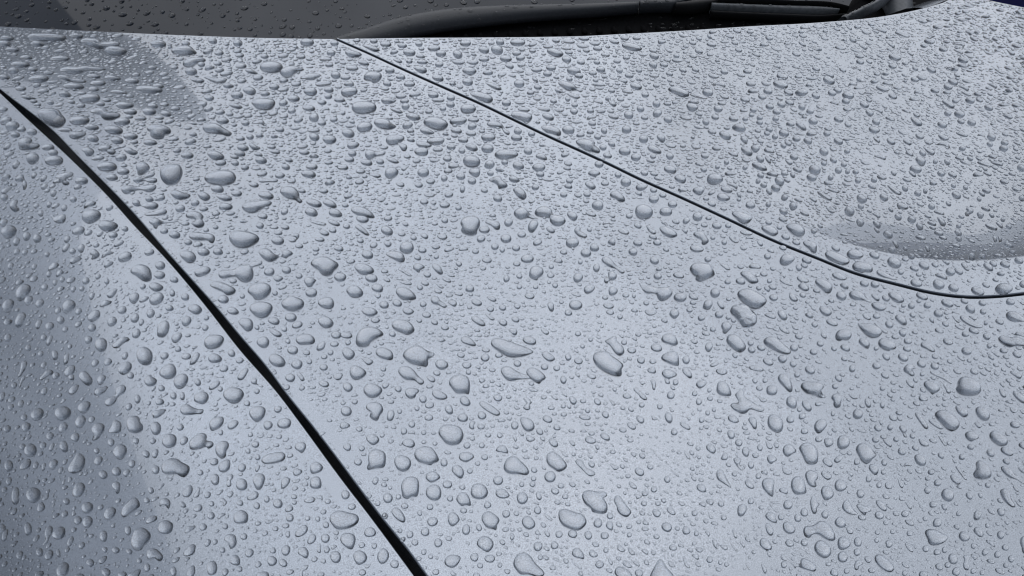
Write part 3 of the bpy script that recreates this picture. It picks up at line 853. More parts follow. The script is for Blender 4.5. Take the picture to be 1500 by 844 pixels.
e 140,183,98,70,-35;548,95,105,54,12;907,182,105,58,12;1057,152,105,66,0;1112,218,95,50,-14;1073,440,95,66,0;1195,462,64,40,0;55,328,110,62,-40;138,495,85,46,-10;535,465,62,66,-30;608,530,70,44,-18;470,602,76,52,-18;92,710,140,105,-40;238,720,56,66,-30;1052,682,90,66,4;1345,590,72,52,0;1348,735,92,50,10;1455,305,90,58,0;1440,385,80,40,0;1020,767,60,44,-30;1030,362,46,40,0;760,240,44,40,0;1000,255,50,44,0;435,780,46,44,0;315,155,50,40,-20;305,243,58,48,-40;65,430,56,48,-20;758,800,54,44,0;1155,772,56,36,-14;1405,460,52,46,0;1220,540,50,44,0;1350,497,58,38,-10
@250,570,6
p 205,100 215,55 270,28 320,35 335,70 315,110 280,130 240,120
p 85,200 95,155 150,135 200,165 250,180 290,180 275,215 220,215 180,222 110,222
p 340,310 370,265 440,247 468,260 455,310 400,350 355,365
p 500,330 530,290 580,278 598,295 575,330 530,355 505,345
p 690,215 715,170 770,155 830,170 830,220 800,265 755,288 715,265
p 937,310 955,275 1010,260 1055,275 1050,325 1000,342 950,335
p 165,510 170,465 230,410 290,390 318,410 315,455 370,465 375,495 330,525 305,500 250,520 180,530
p 395,560 400,500 440,465 500,465 512,500 490,540 485,590 450,612 420,595
p 798,625 830,590 920,565 990,560 1010,590 990,625 920,645 840,655 805,645
p 1090,515 1110,480 1145,468 1185,480 1187,520 1155,560 1115,540
p -80,720 -60,650 0,615 70,620 110,650 165,680 160,730 120,772 80,765 40,740 -40,745
p 420,690 450,645 510,620 525,650 515,700 470,730 430,722
p 1225,690 1240,655 1290,645 1338,680 1320,720 1240,743
p 490,850 500,800 500,755 545,750 550,780 530,800 535,840 515,860
p 720,800 735,765 780,745 825,760 825,810 800,870 770,885 745,870
p 970,870 975,800 1010,775 1052,790 1040,830 1010,865 985,880
e 857,318,84,72,-10;943,178,70,56,-8;115,455,85,60,-50;382,640,78,58,-14;627,692,76,64,-50;390,795,76,100,0;625,840,100,100,0;745,487,66,56,0;765,600,52,50,30;680,545,46,46,0;440,382,46,48,0;672,127,58,46,0;102,62,46,72,0;762,697,66,36,-65;85,335,62,56,-40;262,735,52,48,-20;25,60,56,62,0
@250,704,6
p 1225,20 1240,-20 1300,-30 1325,10 1320,60 1270,70 1230,58
p 105,135 115,95 160,45 190,50 190,100 160,140 125,145
p 195,140 225,105 235,65 262,65 255,100 250,135 225,147
p 75,200 105,185 135,215 130,237 90,230
p 200,260 220,230 255,208 280,230 265,265 225,272
p 430,180 455,150 495,185 480,215 455,225 465,195
p 553,330 580,280 630,262 675,290 680,340 660,370 570,372
p 255,425 270,380 300,380 322,405 300,435 265,437
p 1170,180 1220,145 1268,155 1260,185 1210,195
p 1090,480 1110,440 1160,395 1200,400 1203,440 1170,475 1115,495
p 1395,340 1420,290 1500,270 1570,290 1640,305 1655,350 1620,390 1540,420 1460,425 1420,390
p 470,520 500,475 560,478 578,510 575,565 530,602 515,580 500,545
p 320,790 325,740 360,707 395,715 410,765 390,820 335,828
p 1118,640 1130,595 1180,587 1210,620 1210,665 1185,685 1150,660
p 950,725 960,695 990,688 1025,720 1020,752 980,757
p 140,840 160,780 205,745 215,800 190,850
p 1130,850 1150,760 1210,745 1200,775 1160,800 1165,840
e 325,127,64,50,-40;525,120,66,44,-48;355,308,66,66,-55;610,197,60,48,10;758,222,62,54,-50;845,163,52,62,0;942,203,86,80,0;1040,247,74,56,-30;1048,327,66,70,0;1085,142,56,42,0;1087,192,46,40,0;1240,515,104,62,-58;1360,508,80,76,0;1365,390,56,56,0;1012,397,64,42,-14;920,422,56,44,0;325,548,72,48,-60;390,540,56,40,-60;692,637,82,66,-45;565,702,92,90,0;480,805,70,52,-50;1012,615,76,90,10;898,615,52,54,0;890,707,84,86,0;1372,607,56,62,0;1450,672,94,104,0;770,738,62,46,-48;608,778,48,46,0;1030,472,42,60,0;1205,332,50,40,0;1292,338,44,48,0;830,465,58,40,-50;1342,708,46,42,0;480,403,54,50,0;360,205,48,46,0;810,835,110,70,0;1382,185,50,42,0;1305,600,36,84,4;1455,460,48,40,0;25,800,56,84,0;455,612,52,48,0
@500,310,6
p 115,130 150,120 200,150 250,205 230,212 180,185
p 348,170 365,130 420,140 455,175 440,205 390,200
p 1045,105 1080,60 1200,58 1220,115 1195,165 1190,195 1130,205 1080,190 1050,170 1065,135
p 1260,95 1300,75 1350,90 1395,110 1390,155 1355,155 1310,115
p 510,330 530,285 580,270 630,290 635,335 590,365 535,355
p 390,375 420,360 510,362 552,390 555,435 510,440 450,410
p 115,480 150,465 230,475 292,520 250,545 170,545 130,515
p 45,690 80,660 150,665 195,715 165,745 90,748 55,720
p 478,710 500,675 570,675 640,725 658,765 590,772 520,760
p 630,495 650,460 700,470 740,490 700,505 685,540 655,520
p 795,475 820,460 870,485 895,545 865,552 820,515
p 495,505 530,505 580,540 625,565 590,565 540,535
p 505,615 560,612 620,630 605,645 550,635
p 1090,690 1105,650 1150,650 1170,685 1150,705 1105,700
p 785,770 800,750 855,755 870,785 930,830 900,845 850,815 800,805
p 815,615 860,640 905,670 870,672 840,645
p 1275,750 1330,750 1365,780 1330,790
p 290,735 330,725 350,740 325,765
e 185,68,120,46,8;1258,160,96,52,0;1470,95,80,64,-30;1228,240,78,56,-14;1447,238,98,66,0;1350,308,70,52,-6;230,380,105,62,10;265,587,110,60,4;318,673,105,62,10;755,555,72,42,16;712,340,78,42,8;670,405,66,42,20;730,215,76,36,20;635,232,58,38,8;530,198,70,32,4;490,805,86,52,12;378,820,84,60,6;735,630,76,34,20;690,668,58,40,24;850,700,80,30,16;1190,800,96,48,18;978,805,82,44,16;910,78,60,46,0;1180,352,60,38,4;1280,428,84,42,4;1452,590,56,60,0;45,130,70,36,10;168,257,62,36,12;1415,337,48,46,-20;720,815,60,46,-10;965,560,70,22,16;925,600,90,30,24;380,525,66,30,6;400,600,66,30,24;835,398,48,36,0
@500,440,6
p 178,95 200,72 270,72 322,108 260,137 210,125
p 538,80 570,65 640,95 620,115 590,125 550,110
p 442,215 460,185 530,178 610,205 645,260 620,285 570,297 510,270 460,250
p 125,355 150,285 200,250 290,245 360,280 370,305 320,320 270,350 240,395 180,405 135,395
p 8,460 20,420 60,420 115,455 115,490 75,520 30,505
p 302,465 315,430 370,422 440,450 458,490 445,522 390,515 330,495
p 165,495 200,500 250,520 285,540 240,570 205,545
p 540,490 570,445 640,405 700,410 760,455 820,465 815,485 765,510 765,560 745,585 700,570 660,560 600,545
p 825,560 840,535 890,525 940,560 930,590 880,607 840,590
p 500,625 520,590 590,590 640,620 680,670 730,715 710,740 680,735 640,700 560,690 520,660
p 72,630 90,585 140,578 220,630 200,665 140,695 90,680
p 12,750 30,722 80,735 102,770 70,803 30,790
p 195,780 220,745 270,735 340,765 362,795 320,840 250,850 205,820
p 945,730 970,680 1050,660 1110,680 1130,720 1130,790 1115,830 1080,810 1010,812 970,770
p 1048,340 1080,322 1140,340 1185,390 1170,405 1110,385 1065,370
p 1142,165 1160,140 1210,155 1268,210 1250,228 1190,205
p 1315,390 1330,345 1380,338 1470,370 1560,400 1690,450 1640,475 1560,490 1470,490 1380,440
p 1350,480 1390,460 1420,490 1370,503
p 1400,620 1420,590 1480,590 1560,640 1680,675 1640,690 1560,690 1480,705 1430,675
p 1255,110 1290,125 1350,165 1320,175 1290,150
p 560,810 575,780 640,778 688,795 660,820 650,850 600,860 570,840
p 795,815 830,788 890,810 935,850 900,870 830,860
e 450,297,58,46,10;788,690,86,44,30;1050,482,66,40,12;840,640,66,42,12;910,240,72,40,14;750,130,80,40,8;820,193,66,42,18;685,177,54,36,8;1420,195,84,52,26;1418,65,66,46,10;1310,78,66,42,14;500,780,60,52,0;390,748,66,44,-20;45,308,110,46,4;778,755,62,36,-10;1270,437,74,34,10;370,605,50,40,0;1117,632,48,42,10
@500,570,6
p 215,165 235,130 260,125 340,130 370,180 340,230 320,275 280,270 248,240 258,205
p 400,265 410,200 435,185 465,200 465,240 440,280
p 908,165 930,140 970,150 982,210 950,222 920,200
p 1040,100 1060,65 1100,70 1138,125 1110,148 1060,135
p 1212,130 1230,105 1280,125 1390,200 1385,232 1340,225 1250,170
p 852,385 880,330 950,322 1040,340 1075,400 1050,465 980,488 920,475 880,430
p 218,430 240,402 300,405 335,445 315,475 275,490 235,465
p 235,620 245,560 310,535 380,560 392,600 380,680 310,690 260,705 235,712 222,690 238,660
p 465,640 480,595 540,588 600,615 615,660 590,705 540,722 490,700
p 642,590 650,545 700,515 780,515 820,545 860,625 810,645 790,668 730,650 670,630
p 1033,600 1050,565 1130,562 1168,595 1130,625 1100,640 1050,625
p 968,710 990,675 1040,675 1078,725 1065,780 1040,783 995,750
p 740,775 760,740 820,728 868,770 850,795 790,820 755,800
p 1425,690 1440,640 1480,600 1540,600 1580,640 1640,700 1650,740 1620,755 1550,740 1480,740 1440,720
p 525,850 550,800 600,775 670,790 685,850 670,940 620,940 580,965 540,950 530,910
p 1120,325 1140,285 1180,290 1165,320 1170,350 1140,352
e 45,195,95,84,0;1068,252,92,70,4;1235,232,82,64,16;52,512,70,60,0;902,645,62,74,-10;145,642,70,58,0;180,522,54,48,0;550,370,58,62,0;620,312,60,52,0;725,382,46,42,0;770,252,78,46,-10;775,143,84,48,-4;717,90,68,62,0;1105,497,62,52,0;1235,495,52,50,0;1130,720,50,46,0;1375,78,80,54,14;1228,330,66,46,4;1260,600,60,48,0;1378,805,88,76,0;1197,655,48,36,0;300,808,70,50,-65;158,352,60,42,0;118,112,54,44,0;665,168,44,50,0;513,197,42,42,0;1290,405,52,40,0;1392,407,52,42,0
@500,704,6
p 1010,160 1040,115 1090,108 1125,150 1140,220 1090,212 1060,225 1025,195
p 1355,115 1370,82 1430,80 1480,130 1455,150 1410,155 1370,140
p 440,270 470,240 510,252 550,300 565,350 545,370 510,355 465,320
p 935,345 945,295 990,280 1040,335 1020,375 980,402 950,385
p 1232,340 1250,290 1300,275 1360,310 1392,350 1370,390 1362,435 1320,420 1270,405
p 905,720 920,680 970,655 1045,670 1040,710 1010,750 970,765 925,750
p 1190,560 1215,505 1270,492 1330,530 1335,580 1290,627 1230,600
p -10,520 10,475 60,465 115,480 125,530 100,600 60,597 10,560
p 105,660 125,625 180,620 225,660 215,710 155,740 120,715
p 315,670 335,620 370,595 415,630 415,685 380,725 345,730 325,710
e 812,107,138,132,0;1212,97,152,130,4;932,35,86,64,6;410,155,86,82,0;557,224,68,44,4;780,233,58,52,0;803,362,94,76,-14;1097,432,74,90,0;737,450,78,74,0;603,475,60,66,0;647,545,62,52,0;853,548,72,76,0;1170,675,74,72,0;1305,687,94,64,0;1450,293,70,66,0;37,125,74,78,0;93,230,68,56,0;255,455,104,80,0;467,735,76,72,0;185,808,66,56,0;725,628,48,54,0;945,510,60,38,0;1285,215,64,60,30;1210,415,50,64,-20;1220,748,54,46,0;785,668,46,44,0;830,805,62,50,0;955,158,56,52,0;503,143,50,46,0;690,285,44,52,0;385,310,56,46,0;320,200,46,46,0;662,152,46,36,0;1075,265,60,46,0;515,442,44,42,0;290,575,46,54,20;180,568,56,50,0;540,520,40,44,0;1445,430,62,38,-10
@750,360,6
p 150,265 165,200 220,185 270,205 275,245 235,280 220,305 185,290
p 785,125 820,98 870,125 900,160 940,195 990,225 980,245 950,235 910,200 870,185 830,165
p 538,285 550,255 600,242 625,270 610,305 570,322 545,310
p 810,290 850,275 840,245 880,228 920,255 910,295 860,300 835,335 812,325
p 1115,330 1140,330 1165,365 1210,355 1250,375 1300,380 1370,372 1412,410 1390,450 1320,485 1280,460 1260,410 1200,418 1155,395
p 310,520 320,500 360,505 370,540 362,578 330,570
p 1382,600 1400,565 1440,560 1472,595 1455,625 1430,642 1400,625
p 800,520 830,505 890,520 890,545 850,550 815,540
p 230,55 280,70 340,40 345,55 305,65 290,95 265,85
e 135,115,115,62,-2;650,65,96,60,4;1063,55,84,56,12;742,195,60,72,10;678,382,104,64,-22;888,398,80,76,0;1480,455,115,66,6;1250,132,84,54,16;1280,268,76,50,2;560,522,118,74,4;155,443,86,46,4;495,590,66,50,20;863,585,70,38,4;65,268,54,44,0;42,160,66,38,0;378,348,54,44,20;65,362,50,40,0;208,363,48,34,0;345,185,46,40,0;600,143,42,40,0;45,533,60,42,20;30,648,72,44,16;290,755,78,36,30;950,625,50,44,0;565,430,86,24,14;820,455,54,36,0;1180,503,54,40,0;580,775,54,38,0;1110,780,54,34,0;435,495,44,30,0;1000,435,60,34,4;1072,440,34,44,0
@750,490,6
p 815,60 860,40 880,15 920,25 920,60 980,120 985,165 945,185 900,155 860,95
p 710,210 720,175 770,160 850,160 880,200 940,240 985,275 965,300 962,362 900,358 830,330 760,285 725,250
p 130,165 170,155 210,190 228,250 205,258 160,215
p 258,165 290,150 340,175 380,215 340,235 290,215
p 125,330 150,300 210,305 280,355 298,385 265,405 240,433 190,405 145,370
p 1310,40 1340,5 1400,0 1440,30 1458,85 1410,92 1370,75 1330,65
p 1308,205 1360,165 1450,158 1468,270 1420,265 1350,235
p 1315,340 1345,310 1400,320 1452,355 1400,380 1375,395 1335,370
p 1340,395 1370,390 1390,430 1355,430
p 1065,485 1090,465 1130,500 1190,565 1170,578 1130,555 1105,520
p 1215,405 1240,395 1265,425 1255,490 1235,480 1230,440
p 425,385 450,360 480,395 465,435 430,420
p 140,465 170,470 230,490 210,503 160,495
p 95,560 130,555 180,605 150,612 165,650 130,665 95,640 130,605
p 70,740 100,732 170,755 198,800 190,835 140,850 95,820
p 1340,720 1360,685 1400,705 1412,745 1395,782 1360,765
p 815,515 850,560 910,610 895,628 865,595
e 155,55,125,62,16;47,257,66,54,20;285,285,68,52,8;393,298,60,44,0;493,200,62,54,60;1270,118,104,60,14;1135,228,68,58,0;1238,237,62,40,0;1437,422,50,52,0;1395,535,68,66,20;535,580,84,54,50;752,593,70,48,40;312,745,90,54,20;640,728,106,40,10;820,705,72,50,45;1128,748,84,50,40;1300,635,50,46,0;1140,620,52,44,0;25,800,66,70,0;1050,805,90,44,30;455,702,56,36,0;450,630,46,38,0;665,668,46,44,0;625,585,54,38,0;170,432,50,32,14;280,552,54,32,0;375,555,70,24,30;345,645,58,36,0;620,105,44,34,16;690,45,44,34,0;985,70,50,46,0;1045,658,60,34,40;975,645,46,36,20
@750,620,6
p 302,330 310,275 350,252 400,275 480,360 470,400 410,425 370,400 320,365
p 320,150 345,132 390,155 408,195 380,212 340,190
p 555,340 580,315 625,340 650,390 735,440 690,467 650,440 600,390
p 775,100 810,85 850,110 860,150 820,148 785,125
p 640,140 670,118 740,150 730,172 690,178 655,165
p 615,650 630,605 690,595 740,610 820,605 835,645 800,655 838,720 835,780 800,795 750,785 700,775 690,740 640,705
p 898,690 905,645 945,640 975,680 1010,730 1050,780 1040,800 1010,825 960,805 925,770 920,730
p 1025,520 1055,520 1100,565 1080,580 1040,555
p 210,620 230,595 250,620 262,665 235,675 215,650
p 430,240 460,260 495,290 480,297 445,275
p 855,355 890,365 940,390 905,412 880,390
p 1210,215 1250,245 1330,330 1310,328 1260,275
p 1395,400 1430,430 1472,465 1455,468 1410,430
p 5,105 30,110 45,145 30,165 15,140
e 333,472,102,90,4;700,362,64,48,40;1120,428,92,60,26;1365,495,64,52,60;90,660,98,100,0;378,598,78,52,24;430,550,60,46,10;468,645,56,44,0;532,540,60,40,24;245,75,70,50,40;225,767,66,66,0;1248,582,56,54,20;1168,618,60,46,0;1145,287,58,44,24;1215,385,58,40,20;1270,790,82,60,40;1398,772,96,46,40;1425,75,64,56,80;195,412,58,46,30;180,535,54,50,0;85,538,46,46,0;190,487,50,40,0;530,175,66,34,40;975,60,66,40,10;700,90,58,34,0;80,90,66,26,45;1160,705,56,42,20;1020,465,48,36,0;970,380,48,36,30
@750,704,6
p 410,330 415,270 470,255 560,290 610,295 655,350 640,400 580,435 500,415 440,385
p 85,360 110,320 160,320 205,375 195,410 150,430 105,405
p 10,735 40,660 110,635 165,670 215,740 280,800 285,830 240,850 200,840 140,820 80,825 40,790
p 525,640 545,600 590,598 630,650 632,690 590,680 545,668
p 675,640 700,608 755,650 740,672 700,670
p 825,390 845,358 885,370 885,435 860,435 830,410
p 730,740 765,700 810,735 790,765 755,770
p 970,720 1000,700 1055,755 1030,768 985,745
p 900,800 930,760 1000,775 1060,840 1040,870 960,860 915,835
p 1210,840 1250,760 1290,695 1330,710 1360,770 1420,840 1400,900 1220,900
p 925,600 935,558 990,605 985,628 950,622
p 1018,590 1050,600 1085,645 1060,655 1030,635
p 1370,710 1385,708 1435,750 1410,762 1380,745
p 520,700 555,725 615,770 600,780 565,755 530,725
p 320,630 350,665 425,705 400,712 350,680
p 280,285 310,300 358,345 335,350 300,325
e 228,580,80,80,0;375,570,66,68,0;755,375,78,78,20;815,485,70,62,0;670,482,64,78,-20;533,470,86,64,14;413,473,64,60,0;862,312,60,54,30;1115,815,70,66,20;1360,410,92,78,30;1415,590,70,50,4;1030,405,52,40,-20;1170,425,64,34,4;1032,477,44,44,0;1270,493,56,42,20;360,768,60,40,0;825,612,46,46,0;865,712,64,30,60;248,675,44,46,0;125,475,56,36,24;40,290,48,44,0;1115,365,44,36,0
@1000,230,6
p 212,205 225,165 290,158 357,200 300,235 235,230
p 85,290 140,268 192,275 180,315 145,335 110,315
p 300,345 330,320 380,340 420,368 370,382 320,375
p 220,325 250,300 290,305 260,330 235,335
p 605,65 630,55 690,70 745,115 690,110 640,90
p 935,430 950,405 1000,415 1005,450 960,470
p 848,460 880,455 925,495 890,502 860,490
p 430,495 490,488 560,515 615,515 600,560 540,592 500,570 465,530
p 690,620 740,608 800,632 842,665 810,690 760,675 710,645
p 908,608 970,598 1040,610 1075,655 1060,690 1000,690 950,655
p 0,560 30,535 68,550 40,585 5,582
p 92,675 130,660 180,670 215,715 230,745 190,772 165,760 165,725 110,695
p 62,800 90,780 180,805 170,828 100,830
p 405,705 430,690 455,725 495,745 470,755 430,735
p 1055,755 1085,740 1130,755 1170,740 1180,775 1175,840 1140,840 1100,795
p 1180,310 1210,308 1260,340 1312,370 1295,382 1240,355
e 385,288,110,38,14;1160,115,110,70,14;1133,183,90,46,16;850,218,98,54,32;818,275,84,46,20;680,25,84,38,34;750,28,80,26,48;895,358,62,52,14;595,425,88,48,14;753,418,50,44,0;130,525,92,68,10;300,605,86,48,10;365,750,50,48,0;1345,803,84,42,24;1465,480,96,70,34;1300,183,52,46,20;1367,120,66,46,24;905,703,80,42,20;998,752,72,36,16;760,308,66,34,36;967,160,58,34,50;712,250,62,34,10;662,213,46,42,0;685,165,62,34,16;548,95,48,38,0;385,48,48,40,20;305,88,44,36,0;255,413,76,36,16;1150,655,58,34,20;755,577,60,36,16;850,620,52,34,16;495,335,60,30,56;495,375,42,30,0;560,668,115,28,8;265,710,46,36,0;680,760,64,30,40;190,600,60,32,14;400,605,54,38,0;185,110,60,36,20;1448,130,44,40,0;1240,58,56,30,20;1325,30,66,34,24;1415,68,58,34,24
@1000,360,6
p 60,200 100,162 170,165 270,185 262,215 285,255 240,275 160,312 110,295 120,265 85,240
p 505,240 580,230 620,265 668,310 650,325 600,325 550,285
p 478,430 510,395 590,395 680,440 740,485 705,530 650,548 590,535 530,490
p 415,575 440,535 510,528 570,540 610,590 655,630 640,690 560,715 520,700 480,640 440,600
p 175,540 200,482 262,485 262,520 235,560 195,555
p 300,500 325,492 365,535 360,560 330,545
p 338,710 350,680 400,675 432,710 410,745 375,775 350,760 350,735
p 55,430 90,430 140,468 90,470 60,455
p 850,140 870,90 920,82 985,112 940,160 880,167
p 320,155 350,160 420,205 395,213 355,185
p 850,295 890,300 970,350 930,345 870,320
p 1000,285 1030,270 1115,312 1075,325 1080,345 1115,385 1075,395 1010,355 1040,335 1030,310
p 1163,320 1185,292 1250,310 1315,355 1300,412 1255,408 1205,360
p 1310,250 1360,245 1440,285 1420,300 1370,292 1330,275
p 1200,555 1215,535 1280,555 1312,595 1270,618 1225,595
p 832,585 855,565 900,590 922,640 890,655 850,625
p 935,420 955,415 1015,480 975,487 940,460
p 715,605 760,600 822,625 800,640 740,620
p 1070,605 1100,590 1095,555 1120,565 1145,635 1110,630
p 845,715 880,720 942,765 915,770 865,745
p 1340,790 1360,755 1420,740 1470,755 1485,790 1460,825 1410,820 1390,835 1350,825
p 1250,65 1300,55 1400,95 1465,130 1450,160 1370,158 1310,130 1265,100
p 1440,70 1480,40 1560,60 1590,90 1540,112 1470,105
p 765,195 800,190 825,203 790,220
e 508,313,90,46,14;285,415,88,78,4;320,607,76,56,6;165,635,66,46,0;222,120,62,48,0;745,95,58,50,0;712,250,68,34,12;1395,442,96,66,26;798,457,78,50,10;1312,677,110,40,22;1160,695,58,42,26;1240,790,66,34,44;1020,800,70,40,20;1090,130,90,44,16;1068,173,66,36,22;1020,195,62,46,40;265,735,56,40,10;790,365,76,36,16;742,380,60,34,34;670,373,50,36,0;762,310,46,40,0;1178,395,66,34,16;60,565,56,38,16;90,500,60,32,4;395,318,60,38,0;1055,435,60,36,20;880,20,66,34,14;405,470,46,30,0;400,632,44,36,0;445,657,46,36,30
@1000,490,6
p 383,55 400,10 460,5 510,45 555,105 545,140 505,155 460,130 410,90
p 708,65 740,30 800,25 840,55 900,110 955,155 920,172 850,150 780,115
p 703,225 730,210 790,240 795,265 760,270 720,250
p 1073,300 1090,285 1150,300 1162,335 1130,350 1090,330
p 835,380 860,350 905,355 940,395 965,460 960,505 930,500 890,455 850,415
p 1035,455 1070,422 1130,430 1190,420 1240,460 1220,490 1225,525 1260,555 1200,550 1150,520 1090,510
p 297,470 310,425 350,412 400,445 418,490 430,530 410,540 340,530 300,505
p 458,530 490,500 500,470 540,500 545,560 600,590 650,625 718,650 700,680 650,670 600,650 560,690 510,690 440,650 415,620 440,605 490,610 485,575
p 115,440 140,410 210,410 200,445 155,475 130,460
p 0,295 30,290 70,330 85,365 70,390 40,370 0,330
p 195,110 215,75 265,85 255,130 230,155 205,140
p 735,490 745,460 800,450 832,480 820,525 770,528 740,515
p 910,590 920,555 970,550 1002,580 995,645 940,635 912,610
p 1045,610 1065,580 1110,600 1135,660 1110,677 1080,660
p 1305,555 1330,525 1400,545 1395,590 1385,635 1350,645 1325,620 1325,580
p 745,760 760,715 810,710 870,750 885,800 870,850 830,860 780,835 750,800
p 1155,800 1180,760 1250,745 1270,790 1230,850 1190,870 1160,840
p 395,735 420,705 460,720 498,765 460,775 415,760
p 575,745 620,725 650,760 650,830 625,830 600,790
p 625,535 660,535 690,560 740,570 730,590 690,590 665,555
p 240,270 280,245 325,250 290,275 255,285
e 978,120,72,52,26;605,135,72,52,26;597,77,56,42,0;690,118,76,44,16;878,218,78,62,16;970,262,66,46,26;1005,355,54,44,0;30,225,66,70,0;945,748,70,60,0;1050,720,66,48,-14;1370,388,74,44,40;1150,155,70,46,10;1208,83,62,44,24;1340,457,56,46,0;1490,300,60,62,0;143,592,56,54,0;240,563,52,38,0;105,520,48,46,0;675,473,60,38,10;725,405,50,36,0;635,408,50,40,30;165,752,50,50,0;235,490,40,40,0;460,185,54,38,44;1190,612,56,34,0;275,660,38,46,0;220,690,40,46,0;325,585,50,30,10;1025,660,44,40,0;205,355,40,36,0;1330,125,54,40,24;1420,215,60,34,20;1320,695,40,50,0
@1000,620,6
p 205,215 225,182 265,195 293,235 275,268 235,250
p 520,240 540,210 585,225 580,285 560,297 530,275
p 335,310 360,265 385,260 400,290 385,322 345,322
p 445,325 460,305 500,305 515,330 500,365 540,410 510,412 480,380
p 725,155 745,165 790,205 780,228 745,215
p 740,310 760,280 800,290 830,325 800,340 785,360 755,345
p 878,240 895,200 940,185 1000,245 970,265 930,293 895,278
p 1022,215 1060,180 1120,180 1165,210 1190,270 1185,345 1130,362 1085,345 1060,300 1040,255
p 1228,325 1260,305 1315,350 1310,385 1275,375 1240,350
p 1245,140 1300,140 1325,180 1275,212 1250,190
p 1330,320 1370,285 1410,290 1390,330 1360,348 1335,340
p 295,460 305,415 350,415 380,480 410,530 430,570 400,555 350,520 310,495
p 695,530 710,495 760,485 805,505 800,560 795,645 760,630 720,590 700,560
p 950,540 965,490 1010,470 1060,490 1080,560 1088,610 1050,622 990,622 960,585
p 1075,460 1090,425 1140,420 1190,450 1185,490 1165,510 1178,555 1140,562 1100,530 1085,495
p 1215,440 1240,415 1270,440 1310,460 1300,490 1270,497 1235,470
p 1213,600 1230,560 1280,555 1320,595 1325,640 1285,672 1250,675 1225,640
p 1120,690 1140,640 1165,640 1180,695 1205,715 1185,740 1175,790 1150,797 1130,765
p 545,515 570,498 605,525 632,570 590,572 560,550
p 845,585 870,570 920,580 920,625 885,612 855,600
p 480,770 490,725 540,712 565,745 545,800 510,820 485,805
p 725,810 750,785 800,790 820,840 830,880 790,870 740,840
p 1400,740 1415,690 1450,670 1470,700 1500,760 1540,800 1480,800 1430,775
p 665,740 690,720 710,735 720,720 710,755 680,755
p 755,700 790,720 800,745 850,770 835,785 800,765
p 735,665 790,690 860,690 865,700 800,708
p 10,235 40,265 70,318 45,312 20,275
p 220,760 240,800 270,835 245,840 230,815
e 427,100,64,82,-20;493,172,66,62,0;678,215,50,58,0;640,283,60,44,0;1412,168,112,120,0;1390,550,112,96,20;925,718,84,80,14;1068,785,66,74,-20;1195,140,64,50,0;600,685,54,60,30;665,465,50,52,0;455,447,46,44,0;600,368,54,64,-30;1250,800,64,76,0;105,790,52,54,0;1070,70,66,50,0
@1000,704,6
p 728,385 755,375 795,430 792,480 765,482 735,445
p 878,400 890,370 940,370 990,425 975,460 930,465 890,435
p 1058,450 1075,405 1140,400 1200,360 1260,370 1310,420 1345,515 1300,528 1250,505 1190,465 1140,475 1120,502 1080,495
p 1155,590 1175,540 1220,530 1290,580 1305,640 1270,678 1230,675 1180,640
p 675,555 685,515 730,510 780,575 780,610 750,610 780,660 765,675 745,655 735,615 700,590
p 860,660 880,640 910,680 970,720 1030,735 1040,685 1100,700 1170,750 1165,800 1120,790 1040,765 1000,755 990,785 970,745 920,710 870,695
p 900,545 930,515 980,565 940,582 915,570
p 260,520 285,505 305,545 305,590 340,630 380,645 355,650 320,625 280,585 265,555
p 435,430 455,425 480,490 470,510 450,490
p 415,545 445,570 485,620 465,618 435,580
p 1335,360 1370,320 1430,345 1430,390 1460,410 1500,440 1490,470 1450,460 1430,410 1390,415 1350,395
p 0,665 25,675 40,730 70,765 45,768 15,735
p 690,735 715,745 740,780 730,820 710,805
p 545,710 570,740 595,780 575,778
e 1417,552,116,110,0;1405,672,92,92,0;1070,545,66,64,40;30,440,66,76,-30;238,695,58,60,40;120,465,44,50,0;145,608,66,40,20;865,322,56,52,0;890,740,56,56,0;625,628,42,36,0;1010,330,62,70,-10;1440,795,50,50,0;810,537,44,38,0;315,780,54,36,20;330,720,40,42,0;1280,735,50,36,0;860,485,60,22,0
@1250,230,6
p 295,250 325,255 370,290 425,330 400,332 350,305
p 380,415 400,408 480,440 470,460 430,450 400,462
p 25,560 45,545 95,575 85,605 55,615 30,590
p 735,530 760,535 810,580 805,610 775,605 750,570
p 985,455 1020,450 1058,485 1020,505 1015,525 985,515 980,490 1010,480
p 1155,595 1180,590 1210,605 1260,620 1262,645 1220,635 1180,620
p 1220,700 1260,710 1260,745 1240,750
p 1270,690 1300,710 1305,745 1280,745
e 590,38,100,58,32;550,108,112,50,18;770,148,70,38,26;870,158,84,28,24;455,278,64,44,40;73,370,100,58,36;65,437,60,38,26;268,357,86,44,34;182,203,58,42,26;565,320,66,44,26;632,298,52,40,80;905,338,90,46,30;688,437,66,46,20;393,530,72,46,36;512,552,80,54,26;582,613,76,48,36;205,595,84,44,44;305,685,92,58,30;1115,513,68,48,30;920,670,76,42,36;925,722,60,42,24;985,270,50,36,40;835,412,58,30,36;1315,552,44,38,0;1285,600,86,24,40;1475,98,80,50,30;1480,365,60,44,40;370,770,84,32,52;825,48,70,34,40;720,40,52,36,30;1025,15,60,30,26;330,465,56,28,44;355,145,58,30,34;40,210,58,36,16;880,253,50,34,30;1130,325,70,26,34;205,645,66,26,46;520,150,80,26,38;1215,515,56,28,36;1365,615,58,32,30;1105,372,48,32,40;925,610,48,36,0;650,810,70,34,55;20,132,60,34,10;335,820,70,50,20
@1250,360,6
p 0,45 40,55 90,100 50,112 0,105 -30,80
p 0,160 60,152 130,165 170,205 160,232 110,220 80,238 20,220 -10,190
p 200,230 230,215 290,250 340,275 400,300 370,302 300,280 230,260
p 685,160 720,150 750,180 720,190
p 945,155 985,155 1000,180 1030,180 1000,190 1025,215 995,218 965,190
p 500,320 520,300 570,310 608,345 570,360 530,355
p 1033,385 1060,362 1110,380 1150,410 1140,435 1080,430
